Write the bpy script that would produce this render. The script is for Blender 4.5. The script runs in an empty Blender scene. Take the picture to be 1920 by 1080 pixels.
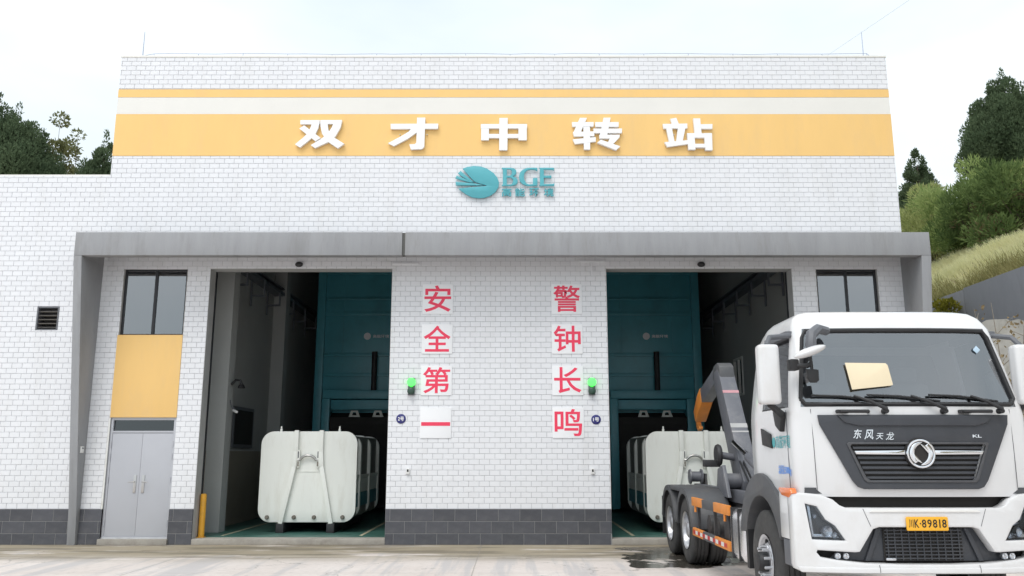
import bpy, bmesh, math, random
import numpy as np
from mathutils import Vector, Matrix
R = math.radians
random.seed(7); RNG = np.random.default_rng(11)
SC = bpy.context.scene
COL = SC.collection

# ------------------------------------------------------------------ camera
cam_data = bpy.data.cameras.new('camera')
cam_data.sensor_width = 36.0
cam_data.lens = 1580 / 1920 * 36.0
cam_data.clip_start = 0.1; cam_data.clip_end = 2000
cam = bpy.data.objects.new('camera', cam_data); COL.objects.link(cam)
cam.location = (0, -17.7, 1.80)
cam.rotation_euler = (R(90 + 11.14), 0, 0)
SC.camera = cam

# ------------------------------------------------------------------ sky: overcast
SUN_EL, SUN_AZ = 58, 205          # azimuth measured from +Y clockwise: behind the camera, a little to the left
w = bpy.data.worlds.new('World'); SC.world = w; w.use_nodes = True
nt = w.node_tree; N = nt.nodes; LK = nt.links; N.clear()
out = N.new('ShaderNodeOutputWorld'); bg = N.new('ShaderNodeBackground')
sky = N.new('ShaderNodeTexSky'); sky.sky_type = 'NISHITA'; sky.sun_disc = False
sky.sun_elevation = R(SUN_EL); sky.sun_rotation = R(SUN_AZ); sky.dust_density = 3.0
tc = N.new('ShaderNodeTexCoord'); mp = N.new('ShaderNodeMapping'); mp.inputs['Scale'].default_value = (1, 1, 2.6)
nz = N.new('ShaderNodeTexNoise'); nz.inputs['Scale'].default_value = 1.7; nz.inputs['Detail'].default_value = 5
rp = N.new('ShaderNodeValToRGB')
rp.color_ramp.elements[0].position = .36; rp.color_ramp.elements[0].color = (7.0, 8.0, 8.55, 1)
rp.color_ramp.elements[1].position = .60; rp.color_ramp.elements[1].color = (9.1, 9.7, 10.0, 1)
mx = N.new('ShaderNodeMix'); mx.data_type = 'RGBA'; mx.inputs[0].default_value = .88     # cloud cover
LK.new(tc.outputs['Generated'], mp.inputs['Vector']); LK.new(mp.outputs[0], nz.inputs['Vector'])
LK.new(nz.outputs[0], rp.inputs[0]); LK.new(sky.outputs[0], mx.inputs[6]); LK.new(rp.outputs[0], mx.inputs[7])
LK.new(mx.outputs[2], bg.inputs['Color']); bg.inputs['Strength'].default_value = .1
LK.new(bg.outputs[0], out.inputs['Surface'])

sd = bpy.data.lights.new('sun', 'SUN'); sd.energy = 1.5; sd.angle = R(34); sd.color = (1, .965, .92)
sun = bpy.data.objects.new('sun', sd); COL.objects.link(sun)
_a, _e = R(SUN_AZ), R(SUN_EL)
_to = Vector((math.sin(_a) * math.cos(_e), math.cos(_a) * math.cos(_e), math.sin(_e)))
sun.rotation_euler = _to.to_track_quat('Z', 'Y').to_euler(); sun.location = (-5, -25, 30)

vs = SC.view_settings; vs.view_transform = 'Standard'; vs.look = 'None'; vs.gamma = 1; vs.exposure = 0.33
vs.use_curve_mapping = False
SC.cycles.use_denoising = True
SC.cycles.use_adaptive_sampling = True; SC.cycles.adaptive_threshold = .02; SC.cycles.max_bounces = 6; SC.cycles.transparent_max_bounces = 12; SC.cycles.sample_clamp_indirect = 6

# ------------------------------------------------------------------ materials
M = {}
def mat(name, col, rough=.5, metal=0., var=.07, vscale=2.2, bump=0., bscale=30., spec=.5, coat=0., rnd=0., stretch=(1, 1, 1), dirt=None, dscale=1.2, damt=.5):
    m = bpy.data.materials.new(name); m.use_nodes = True; t = m.node_tree; n = t.nodes; l = t.links
    b = n['Principled BSDF']; b.inputs['Roughness'].default_value = rough; b.inputs['Metallic'].default_value = metal
    b.inputs['Specular IOR Level'].default_value = spec; b.inputs['Coat Weight'].default_value = coat
    c = n.new('ShaderNodeTexCoord'); mpp = n.new('ShaderNodeMapping'); mpp.inputs['Scale'].default_value = stretch
    l.new(c.outputs['Object'], mpp.inputs['Vector'])
    z = n.new('ShaderNodeTexNoise'); z.inputs['Scale'].default_value = vscale; z.inputs['Detail'].default_value = 6; z.inputs['Roughness'].default_value = .62
    l.new(mpp.outputs[0], z.inputs['Vector'])
    mr = n.new('ShaderNodeMapRange'); mr.inputs['From Min'].default_value = .25; mr.inputs['From Max'].default_value = .75
    mr.inputs['To Min'].default_value = 1 - var; mr.inputs['To Max'].default_value = 1 + var
    l.new(z.outputs[0], mr.inputs['Value'])
    val = mr.outputs[0]
    if rnd:
        g = n.new('ShaderNodeNewGeometry'); oi = n.new('ShaderNodeObjectInfo')
        ad = n.new('ShaderNodeMath'); ad.operation = 'ADD'; l.new(g.outputs['Random Per Island'], ad.inputs[0]); l.new(oi.outputs['Random'], ad.inputs[1])
        fr = n.new('ShaderNodeMath'); fr.operation = 'FRACT'; l.new(ad.outputs[0], fr.inputs[0])
        m2 = n.new('ShaderNodeMapRange'); m2.inputs['To Min'].default_value = 1 - rnd; m2.inputs['To Max'].default_value = 1 + rnd * .6
        l.new(fr.outputs[0], m2.inputs['Value'])
        mu = n.new('ShaderNodeMath'); mu.operation = 'MULTIPLY'; l.new(val, mu.inputs[0]); l.new(m2.outputs[0], mu.inputs[1]); val = mu.outputs[0]
    hs = n.new('ShaderNodeVectorMath'); hs.operation = 'SCALE'; hs.inputs[0].default_value = col[:3]; l.new(val, hs.inputs['Scale'])
    colout = hs.outputs[0]
    if dirt:
        z2 = n.new('ShaderNodeTexNoise'); z2.inputs['Scale'].default_value = dscale; z2.inputs['Detail'].default_value = 8; z2.inputs['Roughness'].default_value = .7
        l.new(mpp.outputs[0], z2.inputs['Vector'])
        r2 = n.new('ShaderNodeMapRange'); r2.inputs['From Min'].default_value = .5; r2.inputs['From Max'].default_value = .72; r2.inputs['To Max'].default_value = damt
        l.new(z2.outputs[0], r2.inputs['Value'])
        mm = n.new('ShaderNodeMix'); mm.data_type = 'RGBA'; l.new(r2.outputs[0], mm.inputs[0]); l.new(colout, mm.inputs[6]); mm.inputs[7].default_value = (*dirt, 1)
        colout = mm.outputs[2]
    l.new(colout, b.inputs['Base Color'])
    if bump:
        z3 = n.new('ShaderNodeTexNoise'); z3.inputs['Scale'].default_value = bscale; z3.inputs['Detail'].default_value = 5; l.new(c.outputs['Object'], z3.inputs['Vector'])
        bp = n.new('ShaderNodeBump'); bp.inputs['Strength'].default_value = bump; bp.inputs['Distance'].default_value = .01
        l.new(z3.outputs[0], bp.inputs['Height']); l.new(bp.outputs[0], b.inputs['Normal'])
    M[name] = m; return m

def glass(name, tint, ior=1.5, rough=.0):
    m = bpy.data.materials.new(name); m.use_nodes = True; t = m.node_tree; n = t.nodes; l = t.links; n.clear()
    o = n.new('ShaderNodeOutputMaterial'); f = n.new('ShaderNodeFresnel'); f.inputs['IOR'].default_value = ior
    a = n.new('ShaderNodeBsdfTransparent'); a.inputs[0].default_value = (*tint, 1)
    g = n.new('ShaderNodeBsdfGlossy'); g.inputs['Roughness'].default_value = rough; g.inputs[0].default_value = (.95, .97, 1, 1)
    x = n.new('ShaderNodeMixShader'); l.new(f.outputs[0], x.inputs[0]); l.new(a.outputs[0], x.inputs[1]); l.new(g.outputs[0], x.inputs[2])
    l.new(x.outputs[0], o.inputs[0]); M[name] = m; return m

def emit(name, col, s):
    m = bpy.data.materials.new(name); m.use_nodes = True; b = m.node_tree.nodes['Principled BSDF']
    b.inputs['Base Color'].default_value = (*[c * .3 for c in col], 1); b.inputs['Emission Color'].default_value = (*col, 1); b.inputs['Emission Strength'].default_value = s
    M[name] = m; return m

def leaf(name, c0, c1, trans=.25):
    m = bpy.data.materials.new(name); m.use_nodes = True; t = m.node_tree; n = t.nodes; l = t.links; n.clear()
    o = n.new('ShaderNodeOutputMaterial'); g = n.new('ShaderNodeNewGeometry'); c = n.new('ShaderNodeTexCoord')
    z = n.new('ShaderNodeTexNoise'); z.inputs['Scale'].default_value = .9; z.inputs['Detail'].default_value = 3; l.new(c.outputs['Object'], z.inputs['Vector'])
    ad = n.new('ShaderNodeMath'); ad.operation = 'MULTIPLY_ADD'; l.new(g.outputs['Random Per Island'], ad.inputs[0]); ad.inputs[1].default_value = .55
    sb = n.new('ShaderNodeMath'); sb.operation = 'MULTIPLY_ADD'; l.new(z.outputs[0], sb.inputs[0]); sb.inputs[1].default_value = 1.6; sb.inputs[2].default_value = -.58
    l.new(sb.outputs[0], ad.inputs[2])
    r = n.new('ShaderNodeValToRGB'); r.color_ramp.elements[0].color = (*c0, 1); r.color_ramp.elements[1].color = (*c1, 1); l.new(ad.outputs[0], r.inputs[0])
    d = n.new('ShaderNodeBsdfDiffuse'); tr = n.new('ShaderNodeBsdfTranslucent'); l.new(r.outputs[0], d.inputs[0]); l.new(r.outputs[0], tr.inputs[0])
    x = n.new('ShaderNodeMixShader'); x.inputs[0].default_value = trans; l.new(d.outputs[0], x.inputs[1]); l.new(tr.outputs[0], x.inputs[2]); l.new(x.outputs[0], o.inputs[0])
    M[name] = m; return m

mat('tile', (.775, .782, .812), .28, var=.015, vscale=.8, rnd=.022, spec=.5, bump=.015, bscale=12, stretch=(1.6, 1, .22), dirt=(.60, .59, .57), dscale=1.3, damt=.30)
mat('grout', (.53, .54, .56), .9, var=.15, vscale=5)
mat('plinth', (.082, .084, .098), .62, var=.2, vscale=6, rnd=.16, bump=.25, bscale=60, dirt=(.15, .145, .14), dscale=2, damt=.35)
mat('plinth_grout', (.26, .26, .26), .9)
mat('yellow_paint', (.86, .555, .205), .62, var=.04, vscale=.9, bump=.06, bscale=120, stretch=(1.3, 1, .4), dirt=(.74, .50, .24), dscale=1.6, damt=.4)
mat('cream_paint', (.77, .755, .715), .65, var=.03, vscale=.8, bump=.06, bscale=120)
mat('concrete_frame', (.30, .305, .32), .82, var=.11, vscale=1.7, bump=.16, bscale=34, stretch=(2.2, 1, .35), dirt=(.20, .195, .185), dscale=1.5, damt=.55)
mat('sealant', (.10, .10, .095), .8, var=.2)
mat('reveal', (.42, .42, .42), .8, var=.08, bump=.1, dirt=(.3, .29, .27), dscale=2, damt=.4)
mat('threshold', (.36, .335, .30), .85, var=.18, vscale=3, bump=.3, bscale=40, dirt=(.2, .18, .15), dscale=2.5, damt=.6)
mat('door_grey', (.455, .465, .505), .45, var=.03, vscale=1.2)
mat('frame_white', (.72, .72, .70), .5, var=.05, dirt=(.5, .46, .4), dscale=4, damt=.5)
mat('steel', (.55, .54, .53), .32, 1.0, var=.1, vscale=12)
mat('alu_dark', (.035, .036, .04), .4, .4, var=.05)
glass('window_glass', (.50, .55, .57), 3.3)
glass('transom_glass', (.25, .33, .33), 1.9)
mat('hall_wall', (.38, .39, .385), .85, var=.08, vscale=.7, bump=.05)
mat('hall_wainscot', (.26, .235, .19), .8, var=.1, vscale=1)
mat('hall_ceiling', (.30, .30, .30), .9, var=.1)
mat('room_wall', (.48, .50, .52), .85, var=.05)
mat('hall_floor', (.055, .15, .125), .42, var=.3, vscale=1.4, bump=.1, bscale=10, dirt=(.04, .055, .05), dscale=1.3, damt=.8)
mat('floor_line', (.45, .42, .3), .6, var=.3, vscale=4)
mat('roofing', (.05, .05, .05), .8, var=.3)
mat('sign_white', (.88, .88, .89), .4, var=.015)
mat('sign_teal', (.09, .40, .46), .45, var=.05)
mat('panel_white', (.86, .865, .89), .4, var=.02)
mat('panel_red', (.84, .045, .11), .45, var=.05, vscale=6)
mat('blue_plaque', (.028, .03, .17), .35, var=.05)
mat('black_plastic', (.022, .022, .024), .5, var=.15, bump=.05)
mat('grey_plastic', (.13, .135, .15), .55, var=.1)
mat('white_plastic', (.78, .78, .77), .4, var=.03)
emit('green_lamp', (.06, 1.0, .08), 2.6)
mat('lamp_off', (.03, .07, .05), .25, var=.1)
mat('yellow_post', (.72, .36, .03), .45, var=.1, dirt=(.3, .18, .05), dscale=5, damt=.5)
mat('container_white', (.84, .855, .81), .42, var=.035, vscale=1.5, stretch=(1.5, 1, .35), dirt=(.60, .57, .49), dscale=2.6, damt=.35, coat=.1)
mat('container_teal', (.05, .22, .27), .4, var=.1)
mat('container_recess', (.20, .21, .20), .6, var=.2)
mat('rust_steel', (.22, .20, .17), .55, .6, var=.3, vscale=9)
mat('dark_steel', (.045, .045, .048), .55, .5, var=.25, vscale=5)
mat('machine_teal', (.088, .37, .45), .36, var=.14, vscale=1.1, dirt=(.08, .27, .33), dscale=1.4, damt=.6)
mat('machine_dark', (.02, .018, .017), .7, var=.3)
mat('truck_white', (.715, .715, .725), .25, var=.015, coat=.5, vscale=1.2, stretch=(1, 1, .5), dirt=(.56, .53, .49), dscale=2.2, damt=.38)
mat('truck_grey', (.048, .052, .062), .42, var=.1, dirt=(.10, .10, .10), dscale=3, damt=.25)
mat('fender_grey', (.085, .088, .095), .55, var=.12, dirt=(.16, .15, .14), dscale=2.5, damt=.5)
mat('rubber', (.055, .054, .054), .85, var=.25, vscale=5, bump=.3, bscale=50, dirt=(.14, .13, .12), dscale=3, damt=.6)
mat('rim_silver', (.62, .63, .66), .36, .75, var=.08, dirt=(.3, .28, .26), dscale=5, damt=.4)
mat('chrome', (.86, .87, .9), .12, 1.0, var=.02)
mat('alu_tank', (.78, .78, .80), .25, .85, var=.08, dirt=(.35, .33, .32), dscale=3, damt=.4)
mat('chassis', (.035, .036, .04), .6, var=.3, vscale=4, dirt=(.11, .10, .09), dscale=3, damt=.6)
mat('arm_grey', (.125, .13, .15), .45, var=.12, vscale=3, dirt=(.24, .23, .22), dscale=3, damt=.45)
mat('orange_paint', (.74, .26, .045), .5, var=.12, vscale=5, dirt=(.4, .2, .1), dscale=4, damt=.5)
mat('reflect_red', (.55, .03, .03), .35, var=.1)
mat('faded_pink', (.50, .25, .28), .45, var=.2, vscale=8)
mat('reflect_white', (.75, .74, .72), .35, var=.1)
mat('amber', (.82, .20, .045), .2, var=.05, coat=.6)
mat('lamp_silver', (.66, .68, .72), .16, .9, var=.1, vscale=14)
mat('lamp_housing', (.09, .092, .10), .3, .3, var=.2, vscale=10)
glass('lamp_lens', (.86, .88, .9), 1.45)
glass('cab_glass', (.91, .93, .94), 3.1)
glass('side_glass', (.55, .58, .60), 1.42)
mat('cab_interior', (.075, .078, .085), .8, var=.2)
mat('seat_cloth', (.13, .13, .14), .95, var=.2)
mat('card_yellow', (.76, .65, .46), .7, var=.03)
mat('plate_yellow', (.86, .44, .03), .4, var=.03)
mat('ink_black', (.012, .012, .012), .5, var=.02)
mat('ink_teal', (.10, .42, .45), .5, var=.02)
mat('ink_blue', (.10, .28, .72), .5, var=.02)
mat('pale_sticker', (.50, .66, .80), .5)
mat('wire', (.45, .49, .60), .4, .6, var=.05)
mat('cable', (.12, .13, .15), .6)
mat('bark', (.085, .065, .05), .9, var=.3, vscale=6, bump=.6, bscale=14)
mat('bark_pale', (.26, .23, .19), .9, var=.3, vscale=6, bump=.5, bscale=14)
leaf('leaf_cypress', (.085, .125, .07), (.155, .205, .115), .45)
leaf('leaf_shrub', (.17, .25, .08), (.42, .49, .20), .55)
leaf('leaf_dark', (.075, .12, .045), (.21, .28, .10), .45)
leaf('leaf_bamboo', (.26, .31, .11), (.52, .54, .25), .55)
leaf('leaf_yellow', (.14, .15, .02), (.30, .27, .05), .4)
leaf('leaf_light', (.12, .14, .06), (.30, .30, .15), .4)
leaf('leaf_dry', (.22, .165, .09), (.42, .33, .20), .3)
leaf('grass_pale', (.66, .66, .38), (.84, .81, .54), .5)
leaf('grass_green', (.20, .20, .08), (.44, .40, .19), .4)
mat('hill_soil', (.24, .20, .12), .95, var=.35, vscale=.8, bump=.6, bscale=4, dirt=(.09, .11, .035), dscale=.6, damt=.8)
mat('shotcrete', (.52, .50, .46), .92, var=.18, vscale=1.5, bump=.6, bscale=6, dirt=(.27, .24, .19), dscale=1.2, damt=.7)
mat('retaining', (.225, .235, .26), .85, var=.14, vscale=1.2, bump=.15, stretch=(1, 1, .4), dirt=(.09, .09, .09), dscale=1.2, damt=.5)

# ground: weathered yard concrete with damp stains along the wall foot and a puddle by the second gate
def ground_material():
    m = bpy.data.materials.new('yard_concrete'); m.use_nodes = True; t = m.node_tree; n = t.nodes; l = t.links
    b = n['Principled BSDF']; c = n.new('ShaderNodeTexCoord'); P = c.outputs['Object']
    def noise(sc, det=6, st=(1, 1, 1), off=(0, 0, 0), ro=.6):
        mpp = n.new('ShaderNodeMapping'); mpp.inputs['Scale'].default_value = st; mpp.inputs['Location'].default_value = off; l.new(P, mpp.inputs['Vector'])
        z = n.new('ShaderNodeTexNoise'); z.inputs['Scale'].default_value = sc; z.inputs['Detail'].default_value = det; z.inputs['Roughness'].default_value = ro; l.new(mpp.outputs[0], z.inputs['Vector']); return z.outputs[0]
    def rng(v, a, bb, c0=0, c1=1):
        r = n.new('ShaderNodeMapRange'); r.interpolation_type = 'SMOOTHSTEP'
        for k, x in zip(('From Min', 'From Max', 'To Min', 'To Max'), (a, bb, c0, c1)): r.inputs[k].default_value = x
        l.new(v, r.inputs['Value']); return r.outputs[0]
    def mth(op, a, bb):
        q = n.new('ShaderNodeMath'); q.operation = op
        for i, x in enumerate((a, bb)):
            if hasattr(x, 'node'): l.new(x, q.inputs[i])
            else: q.inputs[i].default_value = x
        return q.outputs[0]
    def mix(f, a, bb):
        q = n.new('ShaderNodeMix'); q.data_type = 'RGBA'; l.new(f, q.inputs[0])
        for i, x in ((6, a), (7, bb)):
            if hasattr(x, 'node'): l.new(x, q.inputs[i])
            else: q.inputs[i].default_value = (*x, 1)
        return q.outputs[2]
    sx = n.new('ShaderNodeSeparateXYZ'); l.new(P, sx.inputs[0]); X, Y = sx.outputs[0], sx.outputs[1]
    base = mix(rng(noise(.45, 8), .3, .7), (.615, .55, .515), (.70, .645, .615))
    base = mix(rng(noise(9, 6), .45, .75, 0, .45), base, (.46, .43, .40))
    # tyre lines running to the gates
    base = mix(rng(noise(1.1, 5, (2.6, .16, 1), (3, 0, 0)), .48, .62, 0, .65), base, (.45, .44, .45))
    # ochre damp stain along the foot of the wall
    near = rng(Y, -3.2, -1.4)
    st = mth('MULTIPLY', near, rng(noise(.8, 7, (.45, 1.5, 1), (7, 2, 0), .65), .34, .50))
    base = mix(mth('MULTIPLY', st, .92), base, (.30, .255, .175))
    st2 = mth('MULTIPLY', rng(Y, -2.9, -1.6), rng(noise(.9, 6, (.4, 2.2, 1), (1.5, 9, 0)), .47, .57))
    base = mix(mth('MULTIPLY', st2, .8), base, (.17, .145, .105))
    # puddle / wet patch before the right gate
    px = mth('MULTIPLY', rng(X, 1.5, 2.1), rng(X, 7.5, 6.5)); py = mth('MULTIPLY', rng(Y, -4.6, -3.2), rng(Y, -.05, -.6))
    wet = rng(mth('MULTIPLY', mth('MULTIPLY', px, py), noise(.75, 5, (1, 1.3, 1), (4.4, 1.1, 0), .68)), .43, .48)
    base = mix(wet, base, (.075, .068, .058))
    vo = n.new('ShaderNodeTexVoronoi'); vo.feature = 'DISTANCE_TO_EDGE'; vo.inputs['Scale'].default_value = .22
    wv = n.new('ShaderNodeMapping'); wv.inputs['Location'].default_value = (1.3, .4, 0); l.new(P, wv.inputs['Vector'])
    wn_ = n.new('ShaderNodeVectorMath'); wn_.operation = 'ADD'; l.new(wv.outputs[0], wn_.inputs[0])
    ns_ = n.new('ShaderNodeTexNoise'); ns_.inputs['Scale'].default_value = 1.6; ns_.inputs['Detail'].default_value = 5; l.new(P, ns_.inputs['Vector']); l.new(ns_.outputs[1], wn_.inputs[1]); l.new(wn_.outputs[0], vo.inputs['Vector'])
    for ax_, c_ in ((X, -5.9), (X, -.6), (X, 4.7), (Y, -4.1)):
        base = mix(rng(mth('ABSOLUTE', mth('ADD', mth('ADD', ax_, -c_), mth('MULTIPLY', noise(3, 3), .02)), 0.0), .016, .004, 0, .6), base, (.25, .225, .20))
    base = mix(rng(noise(2.3, 4, (1, 1, 1), (5, 5, 0), .8), .63, .70, 0, .6), base, (.28, .25, .22))
    base = mix(rng(vo.outputs['Distance'], .004, .0005, 0, .55), base, (.2, .18, .16))
    l.new(base, b.inputs['Base Color'])
    l.new(mth('ADD', mth('MULTIPLY', wet, -.72), .88), b.inputs['Roughness'])
    bp = n.new('ShaderNodeBump'); bp.inputs['Distance'].default_value = .012
    l.new(mth('MULTIPLY', mth('SUBTRACT', 1.0, wet), .35), bp.inputs['Strength']); l.new(noise(26, 7), bp.inputs['Height']); l.new(bp.outputs[0], b.inputs['Normal'])
    M['yard_concrete'] = m
ground_material()

# ------------------------------------------------------------------ mesh helpers
class MB:
    def __init__(s): s.v = []; s.f = []
    def add(s, vs, fs):
        o = len(s.v); s.v += [tuple(p) for p in vs]; s.f += [tuple(i + o for i in f) for f in fs]; return s
    def box(s, x0, x1, y0, y1, z0, z1):
        return s.add([(x0, y0, z0), (x1, y0, z0), (x1, y1, z0), (x0, y1, z0), (x0, y0, z1), (x1, y0, z1), (x1, y1, z1), (x0, y1, z1)],
                     [(0, 3, 2, 1), (4, 5, 6, 7), (0, 1, 5, 4), (1, 2, 6, 5), (2, 3, 7, 6), (3, 0, 4, 7)])
    def obox(s, p, q, wx, wy, up=(0, 0, 1)):      # a box bar from p to q, cross-section wx (side) by wy (up)
        p = Vector(p); q = Vector(q); d = (q - p).normalized(); a = d.cross(Vector(up)).normalized() * wx / 2; b = a.cross(d).normalized() * wy / 2
        vs = [p - a - b, p + a - b, p + a + b, p - a + b, q - a - b, q + a - b, q + a + b, q - a + b]
        return s.add(vs, [(0, 3, 2, 1), (4, 5, 6, 7), (0, 1, 5, 4), (1, 2, 6, 5), (2, 3, 7, 6), (3, 0, 4, 7)])
    def prism(s, pts, y0, y1):                    # polygon in x,z extruded along y
        n = len(pts); ar = sum(pts[i][0] * pts[(i + 1) % n][1] - pts[(i + 1) % n][0] * pts[i][1] for i in range(n))
        if ar < 0: pts = pts[::-1]
        return s.add([(x, y0, z) for x, z in pts] + [(x, y1, z) for x, z in pts],
                     [tuple(range(n)), tuple(range(2 * n - 1, n - 1, -1))] + [(i, n + i, n + (i + 1) % n, (i + 1) % n)[::-1][::-1] for i in range(n)])
    def prism_x(s, pts, x0, x1):                  # polygon in y,z extruded along x
        n = len(pts); o = len(s.v)
        s.prism(pts, x0, x1)
        s.v[o:] = [(y, x, z) for x, y, z in s.v[o:]]; return s
    def tube(s, pts, r, n=8, cap=True):
        pts = [Vector(p) for p in pts]; rs = r if isinstance(r, (list, tuple)) else [r] * len(pts); vs = []; fs = []
        up = Vector((0, 0, 1)); prev = None
        for i, p in enumerate(pts):
            d = ((pts[min(i + 1, len(pts) - 1)] - pts[max(i - 1, 0)])).normalized()
            a = prev - d * prev.dot(d) if prev is not None else d.cross(up if abs(d.z) < .95 else Vector((1, 0, 0)))
            a = a.normalized(); prev = a; b = d.cross(a)
            vs += [p + (a * math.cos(t) + b * math.sin(t)) * rs[i] for t in [2 * math.pi * k / n for k in range(n)]]
        for i in range(len(pts) - 1):
            fs += [(i * n + k, i * n + (k + 1) % n, (i + 1) * n + (k + 1) % n, (i + 1) * n + k) for k in range(n)]
        if cap: fs += [tuple(range(n))[::-1], tuple(range((len(pts) - 1) * n, len(pts) * n))]
        return s.add(vs, fs)
    def lathe(s, prof, c=(0, 0, 0), axis='x', n=32):   # prof: (along axis, radius)
        vs = []; fs = []
        for a, r in prof:
            for k in range(n):
                t = 2 * math.pi * k / n; u, v = r * math.cos(t), r * math.sin(t)
                q = {'x': (a, u, v), 'y': (u, a, v), 'z': (u, v, a)}[axis]; vs.append((q[0] + c[0], q[1] + c[1], q[2] + c[2]))
        for i in range(len(prof) - 1): fs += [(i * n + k, i * n + (k + 1) % n, (i + 1) * n + (k + 1) % n, (i + 1) * n + k) for k in range(n)]
        return s.add(vs, fs)
    def build(s, name, m, parent=None, bevel=0, smooth=False, seg=2, fix=True):
        me = bpy.data.meshes.new(name); me.from_pydata(s.v, [], s.f)
        if bevel or fix:
            bm = bmesh.new(); bm.from_mesh(me)
            if fix: bmesh.ops.recalc_face_normals(bm, faces=bm.faces)
            if bevel:
                es = [e for e in bm.edges if len(e.link_faces) == 2 and e.calc_face_angle(0) > .5]
                bmesh.ops.bevel(bm, geom=es, offset=bevel, segments=seg, affect='EDGES', clamp_overlap=True, profile=.6)
            bm.to_mesh(me); bm.free()
        return link(name, me, m, parent, smooth or bevel > 0)
def link(name, me, m, parent=None, smooth=False, angle=42):
    me.materials.clear(); me.materials.append(M[m] if isinstance(m, str) else m)
    if smooth:
        me.shade_smooth() if hasattr(me, 'shade_smooth') else me.polygons.foreach_set('use_smooth', [True] * len(me.polygons))
        try: me.set_sharp_from_angle(angle=R(angle))
        except Exception: pass
    o = bpy.data.objects.new(name, me); COL.objects.link(o)
    if parent is not None: o.parent = parent
    return o
def empty(name, loc=(0, 0, 0), rz=0):
    o = bpy.data.objects.new(name, None); COL.objects.link(o); o.location = loc; o.rotation_euler = (0, 0, rz); o.empty_display_size = .3; return o
def tag(o, label=None, cat=None, group=None, kind=None):
    for k, v in (('label', label), ('category', cat), ('group', group), ('kind', kind)):
        if v: o[k] = v
    return o
def copy_tree(o, parent=None):
    c = o.copy(); COL.objects.link(c); c.parent = parent
    for ch in list(o.children): copy_tree(ch, c)
    return c
def plate(name, outlines, depth, m, parent=None, bevel=.004, y=0., bend=None, tf=None):
    """outlines in (x, z): first is the outer line, further ones are holes; front face at y - depth .. y"""
    cu = bpy.data.curves.new('tmp', 'CURVE'); cu.dimensions = '2D'; cu.fill_mode = 'BOTH'; cu.extrude = depth / 2 - bevel; cu.bevel_depth = bevel; cu.bevel_resolution = 1; cu.offset = -bevel
    for pts in outlines:
        sp = cu.splines.new('POLY'); sp.points.add(len(pts) - 1); sp.use_cyclic_u = True
        for q, (x, z) in zip(sp.points, pts): q.co = (x, z, 0, 1)
    return _from_curve(name, cu, depth, m, parent, y, bend, tf)
def _from_curve(name, cu, depth, m, parent, y, bend=None, tf=None):
    t = bpy.data.objects.new('tmp', cu); COL.objects.link(t)
    dg = bpy.context.evaluated_depsgraph_get(); dg.update()
    me = bpy.data.meshes.new_from_object(t.evaluated_get(dg)); bpy.data.objects.remove(t); bpy.data.curves.remove(cu)
    co = np.empty(len(me.vertices) * 3); me.vertices.foreach_get('co', co); co = co.reshape(-1, 3)
    if tf: co[:, :2] = tf(co[:, :2])
    co = np.stack([co[:, 0], y - depth / 2 - co[:, 2], co[:, 1]], 1)
    me.vertices.foreach_set('co', co.ravel()); me.update()
    bm = bmesh.new(); bm.from_mesh(me); bmesh.ops.remove_doubles(bm, verts=bm.verts, dist=1e-5)
    if bend:
        for k in range(-11, 12):
            if k: bmesh.ops.bisect_plane(bm, geom=bm.verts[:] + bm.edges[:] + bm.faces[:], plane_co=(k * .12, 0, 0), plane_no=(1, 0, 0))
        for v in bm.verts: v.co.y += bend(v.co.x)
    bmesh.ops.recalc_face_normals(bm, faces=bm.faces)
    bm.to_mesh(me); bm.free(); me.name = name
    return link(name, me, m, parent, True, 35)
def text(name, body, x0, x1, z0, z1, m, parent=None, y=0., depth=.006, bold=0., bend=None, shear=0.):
    """lettering stretched to fill the rectangle x0..x1, z0..z1"""
    cu = bpy.data.curves.new('tmp', 'FONT'); cu.body = body; cu.size = 1; cu.fill_mode = 'FRONT' if depth == 0 else 'BOTH'; cu.extrude = depth / 2; cu.offset = bold; cu.resolution_u = 3; cu.shear = shear
    def tf(p):
        a, b = p.min(0), p.max(0); return (p - a) / np.maximum(b - a, 1e-6) * np.array([x1 - x0, z1 - z0]) + np.array([x0, z0])
    return _from_curve(name, cu, depth, m, parent, y, bend, tf)
def arc(cx, cz, rx, rz, a0, a1, n):
    return [(cx + rx * math.cos(R(a0 + (a1 - a0) * i / n)), cz + rz * math.sin(R(a0 + (a1 - a0) * i / n))) for i in range(n + 1)]
def rrect(x0, x1, z0, z1, r, n=6):
    return arc(x1 - r, z1 - r, r, r, 0, 90, n) + arc(x0 + r, z1 - r, r, r, 90, 180, n) + arc(x0 + r, z0 + r, r, r, 180, 270, n) + arc(x1 - r, z0 + r, r, r, 270, 360, n)
def mir(pts): return [(-x, z) for x, z in pts][::-1]

# ================================================================== SETTING
def hill_z(x, y):
    x = np.asarray(x, float); y = np.asarray(y, float)
    r = np.interp(x, [11.9, 12.0, 16, 24, 40, 90], [-.4, 5.98, 8.45, 11.2, 13.5, 18])
    r = r + np.where(x > 12.4, .22 * np.sin(x * 1.1 + y * .6) + .15 * np.sin(y * 1.7 - x * .4) + .03 * (y - 9) * np.clip((x - 12.4) / 3.6, 0, 1), 0)
    b = np.interp(y, [14.6, 16, 19, 26, 40, 120], [-.4, 1, 6.5, 9, 12, 17]) + .3 * np.sin(x * .7) * np.clip((y - 17) / 6, 0, 1)
    return np.maximum(r, b)

g = MB(); g.add([(-400, -400, 0), (400, -400, 0), (400, 400, 0), (-400, 400, 0)], [(0, 1, 2, 3)])
tag(g.build('ground', 'yard_concrete', fix=False), kind='structure')

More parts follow.
